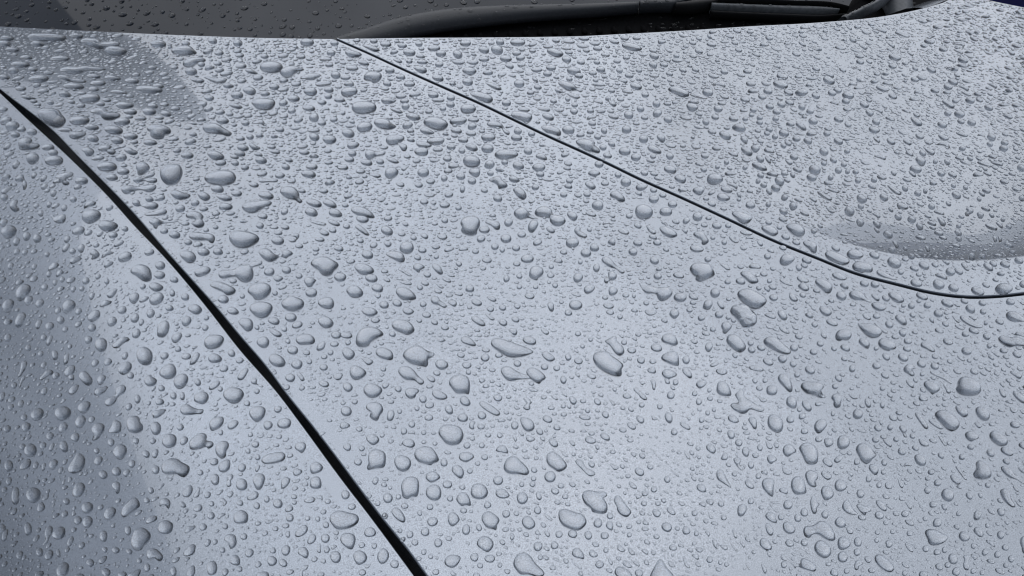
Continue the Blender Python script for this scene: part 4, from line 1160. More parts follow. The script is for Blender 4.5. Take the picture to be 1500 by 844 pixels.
p 1243,375 1280,342 1350,338 1400,375 1380,410 1310,432 1270,410
p 0,400 50,405 95,440 130,475 165,495 130,495 80,470 30,472 -20,455 -40,420
p 305,425 340,412 400,435 450,485 400,498 345,470
p 155,515 200,505 290,535 265,568 200,560
p 365,630 390,608 440,625 472,685 450,700 400,670
p 35,685 80,690 160,700 230,730 255,760 220,800 150,798 90,755
p 170,670 210,685 250,725 310,765 270,765 220,715
p 935,625 965,615 1030,665 1140,710 1090,720 1000,685 950,650
p 1340,600 1380,580 1440,600 1500,640 1560,650 1540,665 1480,660 1420,662 1360,640
p 865,615 890,625 935,675 910,670
p 890,700 930,705 980,735 930,730
p 555,570 590,580 640,585 600,592
p 665,645 690,620 705,650 710,685 685,670
e 360,150,135,72,28;185,85,96,48,22;620,175,104,50,26;535,200,82,38,18;853,230,88,60,24;925,225,88,38,28;1187,188,106,44,38;1230,160,74,38,30;1333,165,96,44,24;1455,130,84,50,24;748,343,108,70,26;880,372,96,58,20;1490,338,60,60,0;97,333,78,50,18;190,340,80,54,16;195,453,90,36,40;285,462,74,42,26;605,445,110,46,24;510,528,62,54,0;650,525,70,46,14;827,507,116,50,20;747,595,88,58,14;1030,557,96,56,28;1133,505,72,42,22;1378,495,80,46,20;1140,580,60,44,20;315,693,80,52,36;432,768,72,52,30;1060,748,96,42,20;985,778,64,44,16;1172,800,72,48,26;1285,670,76,36,24;203,620,66,40,16;810,690,66,34,24;575,487,44,34,0;520,610,58,36,26;975,487,74,36,24;575,255,50,30,14;415,232,60,40,30;1250,300,60,26,20;440,528,40,34,0;1165,678,40,44,0;330,50,70,46,20;510,97,64,40,20;1040,100,66,60,45;1130,97,62,44,20;655,35,66,30,52;455,28,46,34,50;455,120,60,30,14;75,820,90,60,10
@1250,490,6
p 45,60 70,30 110,40 145,90 130,128 100,110 65,85
p 218,75 235,45 310,55 370,90 375,122 335,130 315,143 270,125 230,100
p 165,275 190,248 245,275 225,300 190,302
p 440,300 470,265 510,260 530,285 555,297 515,310 540,355 515,367 480,340 450,325
p 590,100 605,68 650,80 720,145 690,150 640,120
p 665,325 690,320 740,355 790,365 880,440 840,425 790,390 750,372 700,350
p 618,440 640,412 710,430 760,480 740,505 710,520 695,532 670,500
p 785,435 815,450 850,490 855,518 820,510 810,480
p 915,420 940,385 1020,385 1090,420 1120,470 1110,518 1020,532 940,515 898,480 915,450
p 1272,40 1300,15 1380,40 1410,20 1480,50 1540,60 1540,95 1440,95 1385,108 1330,85
p 1280,475 1310,490 1345,545 1320,553 1290,520
p 1398,510 1430,500 1500,555 1530,600 1490,600 1430,555
p 715,705 740,675 800,675 870,715 928,775 925,820 870,850 820,820 760,755
p 540,700 570,690 610,740 660,820 635,832 600,790
p 660,760 690,755 790,820 770,832 720,805
p 895,640 920,628 1000,675 1005,715 970,725 925,690
p 1072,660 1100,640 1160,655 1200,720 1180,755 1140,750 1090,710
p 150,455 175,500 215,525 185,525
e 478,60,74,44,18;470,127,74,40,16;437,203,96,56,28;287,197,80,44,40;278,362,78,40,26;597,260,84,52,32;715,280,78,52,24;995,147,92,58,16;1060,327,78,40,30;500,437,90,34,42;38,700,90,86,0;127,605,86,48,62;255,620,44,60,0;400,690,64,34,10;1420,795,90,50,20;430,825,70,50,20;1320,143,74,38,14;1175,20,76,44,24;200,122,44,40,0;1195,100,50,44,10;612,490,60,30,34;715,195,60,34,26;325,815,50,60,50;210,820,60,42,20;545,405,50,28,40;945,210,86,20,36;845,238,52,30,34;255,475,50,40,20;605,350,46,36,0
@1250,620,6
p 22,230 40,190 90,180 150,215 170,250 205,280 175,310 140,350 110,355 70,325 45,280
p 135,395 150,362 200,375 222,415 205,455 170,440
p 535,300 550,280 600,285 638,335 630,370 590,370 550,340
p 980,100 1000,78 1050,80 1105,125 1070,145 1040,160 1000,135
p 1195,110 1215,72 1270,80 1340,130 1358,175 1340,195 1290,195 1230,155
p 1075,350 1100,330 1150,350 1195,400 1212,470 1150,490 1080,480 1052,445 1075,405 1080,380
p 1295,390 1330,378 1390,420 1420,460 1500,520 1490,530 1430,490 1370,470 1320,430
p 1450,190 1480,170 1540,210 1530,240 1480,215
p 770,620 795,580 850,580 885,640 870,675 835,688 790,660
p 850,465 870,455 920,490 943,530 915,537 870,505
p 895,380 920,380 955,430 1000,500 985,500 945,450
p 1288,600 1310,578 1350,580 1380,620 1385,670 1425,730 1400,738 1350,700 1310,655
p 745,110 780,130 800,170 825,200 805,200 770,155
p 400,30 450,30 470,70 455,90 475,120 450,125 430,85
p 195,690 220,680 270,705 295,765 270,772 225,740
p 25,720 60,712 100,735 150,715 155,770 120,785 105,812 70,785 45,755
p 388,480 405,490 440,550 430,573 405,545
p 400,660 408,625 425,650 455,660 450,678 415,680
p 1415,665 1440,690 1490,730 1470,735 1435,705
p 675,365 700,395 770,420 735,425 700,405
e 30,340,54,56,0;425,250,76,54,30;272,345,54,60,0;1350,250,118,52,26;1205,265,84,48,40;740,525,62,60,20;955,297,58,52,0;1030,210,60,46,30;228,810,84,66,20;452,797,68,56,0;62,620,70,76,-20;135,490,52,60,0;650,590,60,56,40;700,715,70,52,-6;1018,640,72,46,50;1295,783,80,50,50;683,430,62,44,0;265,430,46,44,0;225,545,46,50,0;375,140,52,48,0;545,220,64,36,26;215,45,70,46,30;325,38,44,66,-10;195,145,60,54,0;770,287,64,40,44;925,795,44,46,0;1345,337,70,42,28;1180,547,52,42,30;1115,635,48,34,50;655,487,54,32,0;520,115,54,38,36;635,20,70,56,30;1090,800,84,80,0
@1250,704,6
p 628,460 640,435 700,432 760,460 828,495 810,535 760,560 700,568 660,545 650,505
p 185,685 200,655 240,655 310,705 358,765 350,795 310,805 250,770 205,725
p 925,490 945,450 1000,465 1022,515 975,535 945,520
p 1055,440 1070,412 1110,420 1145,480 1120,497 1080,470
p 833,680 850,645 890,650 918,690 905,730 875,735 845,715
p 965,665 995,655 1020,690 1010,720 1022,765 1000,792 970,770 965,730 975,700
p 1055,310 1070,270 1120,270 1125,310 1100,345 1065,345
p 455,555 475,545 520,600 525,632 490,615 465,585
p 1243,780 1270,770 1330,805 1320,825 1270,810
p 10,780 15,715 60,700 85,735 55,750 40,785
p 1465,540 1475,500 1510,490 1540,560 1530,640 1490,635 1480,590
p 65,390 100,405 140,430 110,428
e 1295,478,66,70,20;738,370,78,80,10;735,630,64,54,0;635,600,56,60,0;803,610,54,52,0;755,760,74,52,34;828,742,56,52,0;903,800,72,76,30;1055,797,52,46,0;312,558,62,66,0;38,540,66,86,-20;33,630,60,64,-10;128,695,66,50,40;1265,650,56,62,20;1155,630,56,60,40;1335,590,60,50,30;495,465,56,44,0;210,455,46,44,0;345,450,46,40,0;630,335,44,44,0;1180,395,46,38,0;1385,690,52,62,-20;1340,745,50,44,0;205,525,40,52,0;285,372,44,40,0;75,325,74,44,16;1030,385,38,50,0;160,790,66,44,10;285,630,58,36,20;1130,810,42,46,0;450,815,48,46,0;1055,575,48,48,0;615,825,80,60,0
@1000,100,6
p 30,325 60,315 138,340 110,372 60,370
p 55,230 120,228 170,245 225,270 180,265 110,248
p 430,520 480,495 530,500 555,545 520,555 470,540
p 318,570 345,560 400,580 425,620 380,622 340,600
p 505,615 540,610 570,630 565,670 540,655
p 598,690 650,685 680,705 650,740 620,730
p 985,212 1040,190 1105,212 1060,240 1010,230
p 990,490 1030,478 1085,530 1080,550 1040,530
p 905,490 950,475 985,500 960,508
p 1085,580 1110,555 1180,580 1120,592
p 940,345 980,360 1010,380 970,375
e 220,215,100,48,12;310,358,84,44,14;203,475,68,44,20;562,730,120,44,32;447,445,90,32,10;860,145,140,40,16;875,73,110,28,12;620,200,105,28,0;748,203,84,38,16;1285,108,110,46,24;1360,195,76,38,14;888,572,96,44,18;1145,467,86,44,14;1120,380,66,40,14;1370,450,88,36,18;1240,735,82,58,26;1100,640,80,42,22;1368,643,90,40,24;978,782,72,40,18;765,338,78,34,12;825,385,76,34,12;867,320,80,36,20;1048,342,66,46,22;940,303,84,30,18;1168,243,80,36,24;1455,240,110,44,12;1435,290,72,38,14;1312,220,80,36,16;600,138,86,32,10;548,278,84,32,18;365,32,72,32,14;570,28,80,28,6;812,602,56,42,0;760,540,66,38,18;678,437,58,38,0;1000,622,72,36,12;885,682,60,32,26;925,662,66,28,22;680,800,80,42,34;1445,730,54,38,20;195,773,72,32,8;815,445,60,36,10;620,368,62,34,16;675,478,60,32,14;285,432,72,30,14;1268,575,68,36,14;740,575,54,30,14;605,412,52,28,10;550,447,54,30,14;930,215,90,30,20
@750,30,6
p 305,270 340,250 410,270 455,300 400,318 340,295
p 960,215 1020,205 1100,225 1145,255 1090,262 1010,245
p 1330,220 1350,235 1400,265 1430,260 1390,285 1350,255
e 480,345,86,42,14;50,195,135,42,0;1250,315,92,38,18;1240,393,80,42,20;605,368,74,30,10;745,368,60,30,12;343,418,88,38,4;780,432,82,36,6;945,443,60,36,14;75,330,84,36,-12;318,230,90,24,0;385,178,70,28,10;990,158,76,26,8;1095,155,72,26,4;752,247,84,28,4;925,360,66,28,6;1005,328,66,26,0;590,487,78,34,6;820,303,80,24,8;180,268,62,26,4;40,290,80,32,0;500,282,70,26,4;1335,390,76,28,10;1385,470,68,26,12;1115,440,60,28,12;1445,312,56,30,14
@1250,120,6
p 195,40 250,45 320,68 280,82 230,68
p 105,255 140,250 180,280 155,305 125,285
p 135,405 180,400 235,430 200,447 150,435
p 500,312 550,325 608,375 580,385 530,360
p 775,165 830,175 890,215 870,232 820,205
p 740,360 790,360 825,395 780,402 745,380
p 545,460 585,465 625,490 590,502 560,490
p 745,465 790,475 845,500 800,512 760,490
p 600,555 640,580 715,620 700,645 660,625
p 545,665 590,665 635,715 610,735 560,700
e 95,200,90,38,24;200,353,76,42,22;830,278,66,40,14;933,285,96,46,14;1040,360,80,42,20;330,525,86,36,30;475,530,84,28,28;610,628,70,38,30;548,770,112,52,14;957,585,60,40,6;1213,488,84,52,24;1320,585,82,44,14;1330,538,70,34,20;1022,675,60,30,20;1025,165,86,36,16;830,45,84,38,20;1190,228,84,36,20;1475,755,74,46,20;825,705,66,40,40;720,700,46,42,20;345,127,84,30,24;1200,550,58,36,20;895,170,60,30,16;718,78,80,30,14;555,292,66,26,26;945,350,70,28,20
@1250,0,6
p 360,285 420,285 500,325 450,320
p 640,595 690,598 730,635 680,635
e 365,505,120,36,14;600,685,100,32,8;875,722,92,36,22;965,530,96,34,14;790,435,80,28,8;670,365,100,28,10;740,238,90,26,6;345,583,76,30,12;60,545,76,30,14;540,700,76,30,16
"""
def closed_spline(P, n):
    P = np.asarray(P, float); m = len(P)
    k = 8
    out = []
    for i in range(m):
        p0, p1, p2, p3 = P[i - 1], P[i], P[(i + 1) % m], P[(i + 2) % m]
        t = np.arange(k)[:, None] / k
        out.append(0.5 * ((2*p1) + (p2-p0)*t + (2*p0-5*p1+4*p2-p3)*t**2 + (3*p1-p0-3*p2+p3)*t**3))
    Q = np.vstack(out); Q = np.vstack([Q, Q[:1]])
    s = np.r_[0, np.cumsum(np.linalg.norm(np.diff(Q, axis=0), axis=1))]
    u = np.linspace(0, s[-1], n + 1)[:-1]
    return np.stack([np.interp(u, s, Q[:, j]) for j in (0, 1)], 1)

shapes = []
ox = oy = 0; scl = 1
for line in DATA.strip().splitlines():
    line = line.strip()
    if not line: continue
    if line[0] == '@':
        ox, oy, scl = [float(x) for x in line[1:].split(',')]
    elif line[0] == 'p':
        pts = np.array([[float(a) for a in q.split(',')] for q in line[2:].split()])
        shapes.append((pts / scl + [ox, oy], True))
    elif line[0] == 'e':
        for q in line[2:].split(';'):
            x, y, w, h, a = [float(v) for v in q.split(',')]
            th = np.arange(12) * math.pi / 6
            k1, k2 = rng.normal(0, 0.035), rng.normal(0, 0.03)
            p1, p2 = rng.uniform(0, 6.28, 2)
            egg = rng.normal(0, 0.10)
            r = 1 + k1 * np.cos(3 * th + p1) + k2 * np.cos(2 * th + p2)
            sq = 1 / (np.abs(np.cos(th)) ** 2.25 + np.abs(np.sin(th)) ** 2.25) ** (1 / 2.25)
            ex = w / 2 * r * sq * np.cos(th); ey = h / 2 * r * sq * np.sin(th) * (1 + egg * np.cos(th))
            ca, sa = math.cos(math.radians(a)), math.sin(math.radians(a))
            shapes.append((np.stack([x + ca * ex - sa * ey, y + sa * ex + ca * ey], 1) / scl + [ox, oy], False))

# keep one of each where neighbouring tracings overlap
MS = 2
mask = np.zeros((1000 * MS, 1800 * MS), np.int32)
kept = []
NO = 48
def raster(poly, s, offx, offy, shape):
    q = (poly + [offx, offy]) * s
    lo = np.floor(q.min(0)).astype(int); hi = np.ceil(q.max(0)).astype(int) + 1
    lo = np.maximum(lo, 0); hi = np.minimum(hi, [shape[1], shape[0]])
    if (hi <= lo).any():
        return None
    gx, gy = np.meshgrid(np.arange(lo[0], hi[0]) + 0.5, np.arange(lo[1], hi[1]) + 0.5)
    m = in_poly(np.stack([gx.ravel(), gy.ravel()], 1), q).reshape(gx.shape)
    return lo, hi, m
order = sorted(range(len(shapes)), key=lambda i: -abs(area2(shapes[i][0])) * (1.3 if shapes[i][1] else 1))
for i in order:
    P, isp = shapes[i]
    Q = closed_spline(P, NO)
    r = raster(Q, MS, 100, 60, mask.shape)
    if r is None: continue
    lo, hi, m = r
    sub = mask[lo[1]:hi[1], lo[0]:hi[0]]
    if m.sum() < 4 or (sub[m] > 0).mean() > 0.06:
        continue
    sub[m] = 1
    kept.append(Q)
print("traced drops kept", len(kept), "of", len(shapes))

allq = np.vstack(kept)
allw = cast(allq)[:, :2]
outl = [allw[i * NO:(i + 1) * NO] for i in range(len(kept))]

# which panel carries a point
def panel_of(P):
    P = np.atleast_2d(P)
    r = np.full(len(P), '', object)
    for nme, poly in PANELS.items():
        r[in_poly(P, poly)] = nme
    return r

def drop_mesh(out, nb, detail, kappa=0.64, cap=0.0042, wrinkle=0.0):
    """water cap over an outline: height from a stretched-skin (Poisson) solve, so necks stay low and bellies rise"""
    if area2(out) < 0:
        out = out[::-1]
    ob_ = resample(np.vstack([out, out[:1]]), 1e-9 + np.linalg.norm(np.diff(np.vstack([out, out[:1]]), axis=0), axis=1).sum() / nb)[:-1]
    A = abs(area2(ob_)); R = math.sqrt(A / math.pi)
    t = np.roll(ob_, -1, 0) - np.roll(ob_, 1, 0); t /= np.linalg.norm(t, axis=1, keepdims=True) + 1e-12
    inn = np.stack([-t[:, 1], t[:, 0]], 1)
    step = R / detail
    rings = []
    for d in (0.045 * R, 0.14 * R):
        q = ob_ + inn * d
        rings.append(q[in_poly(q, ob_)])
        rings[-1] = rings[-1][poly_dist(rings[-1], ob_) > 0.75 * d]
    lo, hi = ob_.min(0), ob_.max(0)
    gx, gy = np.meshgrid(np.arange(lo[0], hi[0] + step, step), np.arange(lo[1], hi[1] + step, step * 0.87))
    gx[1::2] += step / 2
    G = np.stack([gx.ravel(), gy.ravel()], 1)
    G = G[in_poly(G, ob_)]
    if len(G):
        G = G[poly_dist(G, ob_) > 0.26 * R]
    P = np.vstack([ob_] + rings + [G])
    c = P.mean(0); S = 1.0 / R
    nb_ = len(ob_)
    v, e, f, ov, oe, of = delaunay_2d_cdt([Vector((p - c) * S) for p in P], [(i, (i + 1) % nb_) for i in range(nb_)], [], 1, 1e-5)
    V = np.array([tuple(q) for q in v])
    F = np.array([t3 for t3 in f if len(t3) == 3], int)
    if len(F) == 0: return None
    a, b, d_ = V[F[:, 0]], V[F[:, 1]], V[F[:, 2]]
    cr_ = (b[:, 0]-a[:, 0])*(d_[:, 1]-a[:, 1]) - (b[:, 1]-a[:, 1])*(d_[:, 0]-a[:, 0])
    F = np.where((cr_ > 0)[:, None], F, F[:, ::-1])
    good = np.abs(cr_) > 1e-7
    F = F[good]
    n = len(V)
    K = np.zeros((n, n)); M = np.zeros(n)
    for q in range(3):
        i, j, k = F[:, q], F[:, (q + 1) % 3], F[:, (q + 2) % 3]
        u1 = V[i] - V[k]; u2 = V[j] - V[k]
        cot = (u1 * u2).sum(1) / (np.abs(u1[:, 0]*u2[:, 1] - u1[:, 1]*u2[:, 0]) + 1e-9) * 0.5
        cot = np.clip(cot, -5, 5)
        np.add.at(K, (i, j), -cot); np.add.at(K, (j, i), -cot)
        np.add.at(K, (i, i), cot); np.add.at(K, (j, j), cot)
        np.add.at(M, i, np.abs(cr_[good]) / 6)
    bd = poly_dist(V, (ob_ - c) * S) < 1e-4
    used = np.zeros(n, bool); used[F.ravel()] = True
    fr = used & ~bd
    u = np.zeros(n)
    if fr.sum() == 0: return None
    idx = np.where(fr)[0]
    u[idx] = np.linalg.solve(K[np.ix_(idx, idx)] + 1e-9 * np.eye(len(idx)), M[idx])
    u = np.maximum(u, 0)
    um = 4 * u.max() + 1e-12
    h = kappa * math.sqrt(um) * (4 * u / um) ** 0.54 * R
    cap_ = cap
    h = cap_ * np.tanh(h / cap_)
    if wrinkle:
        h = h * (1 + wrinkle * np.sin(V[:, 0] * 9 + 1.3 * np.sin(V[:, 1] * 7)) * np.sin(V[:, 1] * 8 + V[:, 0] * 3)) + wrinkle * 0.3 * h.max() * (rng.random(n) - 0.5) * (h > 0)
    h[bd] = -0.00012
    XY = V / S + c
    keep = np.where(used)[0]; remap = -np.ones(n, int); remap[keep] = np.arange(len(keep))
    XY = XY[keep]; h = h[keep]; F = remap[F]
    N = normal(XY[:, 0], XY[:, 1])
    W = np.column_stack([XY, surf(XY[:, 0], XY[:, 1]) + Z0]) + N * h[:, None]
    return W, F

# sort by size in the picture; the 300 largest are things of their own
ord_ = sorted(range(len(kept)), key=lambda i: -abs(area2(kept[i])))
pan = panel_of(np.array([o_.mean(0) for o_ in outl]))
big, rest = [], []
for i in ord_:
    if pan[i] == '': continue
    c = kept[i].mean(0)
    if len(big) < 300 and -5 < c[0] < 1505 and 20 < c[1] < 850:
        big.append(i)
    else:
        rest.append(i)

GAPX = lambda y: np.interp(y, [p[1] for p in GAP_R], [p[0] for p in GAP_R])
SEAMY = lambda x: np.interp(x, [p[0] for p in SEAM], [p[1] for p in SEAM])
def describe(i):
    Q = kept[i]; c = Q.mean(0); A = abs(area2(Q))
    D = Q - c; w_, v_ = np.linalg.eigh(D.T @ D / len(D))
    asp = math.sqrt(w_[1] / max(w_[0], 1e-9)); ax = v_[:, 1]
    ang = math.degrees(math.atan2(-ax[1], ax[0])) % 180
    # convex hull area for solidity
    pts = sorted(map(tuple, Q)); 
    def half_(ps):
        h = []
        for p in ps:
            while len(h) > 1 and (h[-1][0]-h[-2][0])*(p[1]-h[-2][1]) - (h[-1][1]-h[-2][1])*(p[0]-h[-2][0]) <= 0: h.pop()
            h.append(p)
        return h
    hull = np.array(half_(pts)[:-1] + half_(pts[::-1])[:-1])
    sol = A / abs(area2(hull))
    if sol < 0.80: shp = "forked"
    elif sol < 0.90: shp = "bent lobed" if asp > 1.7 else "notched"
    elif asp < 1.28: shp = "round"
    elif asp < 2.0: shp = "oval"
    else: shp = "long"
    tilt = ""
    if shp in ("oval", "long"):
        tilt = " upright" if 60 < ang < 120 else (" level" if ang < 12 or ang > 168 else (" right-leaning" if ang <= 60 else " left-leaning"))
    p = pan[i]
    if p == 'fender':
        near = GAPX(c[1]) - c[0] < 130
        row = "upper" if c[1] < 420 else ("middle" if c[1] < 630 else "lower")
        zone = f"on the {row} left panel " + ("by the black gap" if near else "near the left edge")
    elif p == 'hood':
        dg = c[0] - GAPX(c[1]); ds = c[1] - SEAMY(c[0])
        row = "upper" if c[1] < 200 else ("middle" if c[1] < 480 else "lower")
        if c[1] < 125: zone = "on the middle panel just below the dark windshield"
        elif dg < 130: zone = f"on the {row} middle panel by the black gap"
        elif ds < 60: zone = f"on the {row} middle panel under the thin seam"
        else:
            hz = "left" if c[0] < 600 else ("central" if c[0] < 1000 else "right")
            zone = f"on the {row} {hz} part of the middle panel"
    else:
        ds = SEAMY(c[0]) - c[1]
        if ds < 55: zone = "just above the thin seam, " + ("right" if c[0] > 1250 else ("centre" if c[0] > 850 else "left")) + " stretch"
        else: zone = "on the panel below the wiper, " + ("right" if c[0] > 1250 else ("centre" if c[0] > 950 else "left")) + " part"
    return f"{shp}{tilt}", zone, A, c
info = {i: describe(i) for i in big}
groups = {}
for i in big:
    groups.setdefault(info[i][:2], []).append(i)
ORD = ["largest", "second largest", "third largest", "fourth largest", "fifth largest", "sixth largest", "seventh largest", "eighth largest", "ninth largest", "tenth largest", "eleventh largest", "twelfth largest", "thirteenth largest", "fourteenth largest", "fifteenth largest", "sixteenth largest", "seventeenth largest", "eighteenth largest", "nineteenth largest", "twentieth largest"]
labels = {}
for (shp, zone), ids in groups.items():
    ids.sort(key=lambda i: -info[i][2])
    for k, i in enumerate(ids):
        pre = "" if len(ids) == 1 else (ORD[k] if k < len(ORD) else "smaller") + " "
        labels[i] = f"{pre}{shp} water drop {zone}"
for i in big:
    c = info[i][3]
    if 1065 < c[0] < 1115 and 445 < c[1] < 482 :
        labels[i] = "lumpy wrinkled water drop, rough as crushed ice, on the middle panel"

nbig = 0
for i in big:
    r_px = math.sqrt(abs(area2(kept[i])) / math.pi)
    lump = labels[i].startswith("lumpy")
    res = drop_mesh(outl[i], 52 if r_px > 11 else 36, 6.5 if lump else (4.8 if r_px > 11 else 3.8), wrinkle=0.22 if lump else 0.0)
    if res is None: continue
    W, F = res
    cxy = outl[i].mean(0)
    o0 = np.array([cxy[0], cxy[1], Z0 + float(surf(cxy[0], cxy[1]))])
    ob = make_obj("water_drop", W, F, M_WATER, None, origin=o0)
    tag(ob, labels[i], "water drop", "large water drops on the car body")
    nbig += 1
print("individual drops", nbig)

# smaller drops: traced ones first, then drizzle filling the space between
SV, SF, cntv = [], [], 0
for i in rest:
    res = drop_mesh(outl[i], 18, 2.2)
    if res is None: continue
    W, F = res
    SV.append(W); SF.append(F + cntv); cntv += len(W)

# occupancy of the body surface in half millimetre cells: 1 where no loose drop may lie
X0, Y0_, RES = -0.95, 0.12, 2000
occ = np.ones((2500, 4400), np.uint8)
for poly in PANELS.values():
    scan_fill(occ, (poly - [X0, Y0_]) * RES, 0)
for i in range(len(kept)):
    c = outl[i].mean(0)
    scan_fill(occ, (c + (outl[i] - c) * 1.10 - [X0, Y0_]) * RES, 1)

def img_dir(P, ang):
    """surface direction that looks like the given direction in the picture"""
    zz = surf(P[:, 0], P[:, 1])
    q = project(np.column_stack([P, zz + Z0]))
    q2 = q + 3 * np.stack([np.cos(ang), np.sin(ang)], 1)
    d = ray(q2)
    # intersect with the local tangent plane
    N = normal(P[:, 0], P[:, 1]); O = np.column_stack([P, zz + Z0])
    t = ((O - CAM) * N).sum(1) / (d * N).sum(1)
    W = CAM + d * t[:, None]
    v = (W - O)[:, :2]
    return v / (np.linalg.norm(v, axis=1, keepdims=True) + 1e-12), q

# how drops lean in the picture (degrees, clockwise from level), read at some places
LEAN = np.array([(60, 300, -50), (100, 500, -55), (60, 750, -65), (250, 650, -45), (180, 200, -8), (300, 120, 0), (400, 300, 6), (350, 500, 0), (600, 120, 4), (650, 350, 14), (650, 600, 12), (600, 800, 20),
                 (900, 150, 14), (900, 350, 16), (900, 550, 30), (880, 750, 36), (1150, 120, 16), (1150, 300, 24), (1150, 450, 24), (1150, 600, 32), (1150, 780, 50), (1400, 60, 12), (1400, 180, 24), (1400, 330, 38), (1400, 450, 26), (1400, 600, 34), (1400, 780, 38)], float)
def lean(q):
    d = ((q[:, None, :] - LEAN[None, :, :2]) ** 2).sum(2) + 400.0
    w = d ** -1.6
    return (w * LEAN[None, :, 2]).sum(1) / w.sum(1)

def scatter(count, rmin, rmax, power, gap):
    """drizzle of one size class; returns accepted drops"""
    # evenly over the body, inside the view and a hand's breadth around it
    P = np.column_stack([rng.uniform(-0.95, 1.2, count), rng.uniform(0.12, 1.3, count)])
    q = project(np.column_stack([P, surf(P[:, 0], P[:, 1]) + Z0]))
    ok = (q[:, 0] > -170 - 150 * (rmax > 0.001)) & (q[:, 0] < 1670 + 300 * (rmax > 0.001)) & (q[:, 1] > -40) & (q[:, 1] < 960 + 150 * (rmax > 0.001))
    P = P[ok]
    # patchy: some places were hit harder than others
    f1 = sum(np.sin(P @ np.array([a, b]) + c) for a, b, c in ((41, 23, 0.4), (-29, 57, 2.1), (73, -38, 4.0), (15, 88, 5.2), (-95, -20, 1.0)))
    f1 += 0.8 * sum(np.sin(P @ np.array([a, b]) + c) for a, b, c in ((190, 120, 0.9), (-160, 230, 3.3), (260, -90, 5.0)))
    P = P[rng.random(len(P)) < np.clip(0.70 + 0.18 * f1, 0.22, 1.0)]
    far_ = sstep(0.38, 0.95, P[:, 1]); rt = sstep(0.0, 0.35, P[:, 0])
    grow = 1 + far_ * (0.75 - 0.35 * rt)
    r = (rmin + (rmax - rmin) * rng.random(len(P)) ** power) * grow
    acc = []
    o = np.argsort(-r)
    for k in o:
        rr = r[k] + gap
        i0, i1 = int((P[k, 0] - rr - X0) * RES), int((P[k, 0] + rr - X0) * RES) + 1
        j0, j1 = int((P[k, 1] - rr - Y0_) * RES), int((P[k, 1] + rr - Y0_) * RES) + 1
        if i0 < 0 or j0 < 0 or i1 >= occ.shape[1] or j1 >= occ.shape[0]: continue
        s = occ[j0:j1, i0:i1]
        if s.any(): continue
        ww = r[k] * 0.95
        a0, a1 = int((P[k, 0] - ww - X0) * RES), int((P[k, 0] + ww - X0) * RES) + 1
        b0, b1 = int((P[k, 1] - ww - Y0_) * RES), int((P[k, 1] + ww - Y0_) * RES) + 1
        occ[b0:b1, a0:a1] = 1
        acc.append(k)
    acc = np.array(acc, int)
    return P[acc], r[acc]

# seams stay free of loose drops
for mid, wd in (((gl + gr) / 2, 0.0075), (seam_mid, 0.0035)):
    for p in resample(mid, 0.002):
        i0, i1 = int((p[0] - wd - X0) * RES), int((p[0] + wd - X0) * RES)
        j0, j1 = int((p[1] - wd - Y0_) * RES), int((p[1] + wd - Y0_) * RES)
        if i1 > 0 and j1 > 0:
            occ[max(j0, 0):j1, max(i0, 0):i1] = 1

def grow_drops(P, r, nseg, rings, elong, kap):
    """many small caps at once"""
    n = len(P)
    q0 = project(np.column_stack([P, surf(P[:, 0], P[:, 1]) + Z0]))
    ang = np.radians(lean(q0) + rng.normal(0, 16, n))
    d, q = img_dir(P, ang)
    e = np.stack([-d[:, 1], d[:, 0]], 1)
    el_ = 1 + np.abs(rng.normal(0, elong, n)) + 0.9 * sstep(0.05, 0.5, P[:, 0]) * sstep(0.42, 0.8, P[:, 1]) * rng.random(n)
    th = np.arange(nseg) * 2 * math.pi / nseg
    k2, k3, p2, p3 = rng.normal(0, 0.10, n), rng.normal(0, 0.11, n), rng.uniform(0, 6.28, n), rng.uniform(0, 6.28, n)
    R_ = r[:, None] * (1 + k2[:, None] * np.cos(2 * th + p2[:, None]) + k3[:, None] * np.cos(3 * th + p3[:, None]))
    bend = rng.normal(0, 0.26, n) * (el_ - 0.8)
    a_ = R_ * np.cos(th) * np.sqrt(el_)[:, None]; b_ = R_ * np.sin(th) / np.sqrt(el_)[:, None]
    verts = []
    H = np.minimum(kap * r / np.sqrt(el_), 0.0024)
    fr = [1.0] + list(rings)
    for f in fr:
        aa, bb = a_ * f, b_ * f
        bb = bb + bend[:, None] * (aa ** 2) / (r[:, None])
        XY = P[:, None, :] + aa[..., None] * d[:, None, :] + bb[..., None] * e[:, None, :]
        hh = H[:, None] * max(0, 1 - f ** 2) ** 0.58 * np.ones(nseg) if f < 1 else np.full((n, nseg), -0.0001)
        verts.append(np.concatenate([XY, hh[..., None]], 2))
    top = np.concatenate([P, H[:, None]], 1)[:, None, :]
    Vv = np.concatenate(verts + [top], 1)              # n, k, 3
    k = Vv.shape[1]
    flat = Vv.reshape(-1, 3)
    N = normal(flat[:, 0], flat[:, 1])
    Wd = np.column_stack([flat[:, :2], surf(flat[:, 0], flat[:, 1]) + Z0]) + N * flat[:, 2:3]
    f1 = []
    L = len(fr)
    for ri in range(L - 1):
        for s in range(nseg):
            s2 = (s + 1) % nseg
            a, b, c, dd = ri * nseg + s, ri * nseg + s2, (ri + 1) * nseg + s2, (ri + 1) * nseg + s
            f1 += [(a, b, c), (a, c, dd)]
    for s in range(nseg):
        f1.append(((L - 1) * nseg + s, (L - 1) * nseg + (s + 1) % nseg, k - 1))
    f1 = np.array(f1)
    Fd = (f1[None] + (np.arange(n) * k)[:, None, None]).reshape(-1, 3)
    return Wd, Fd

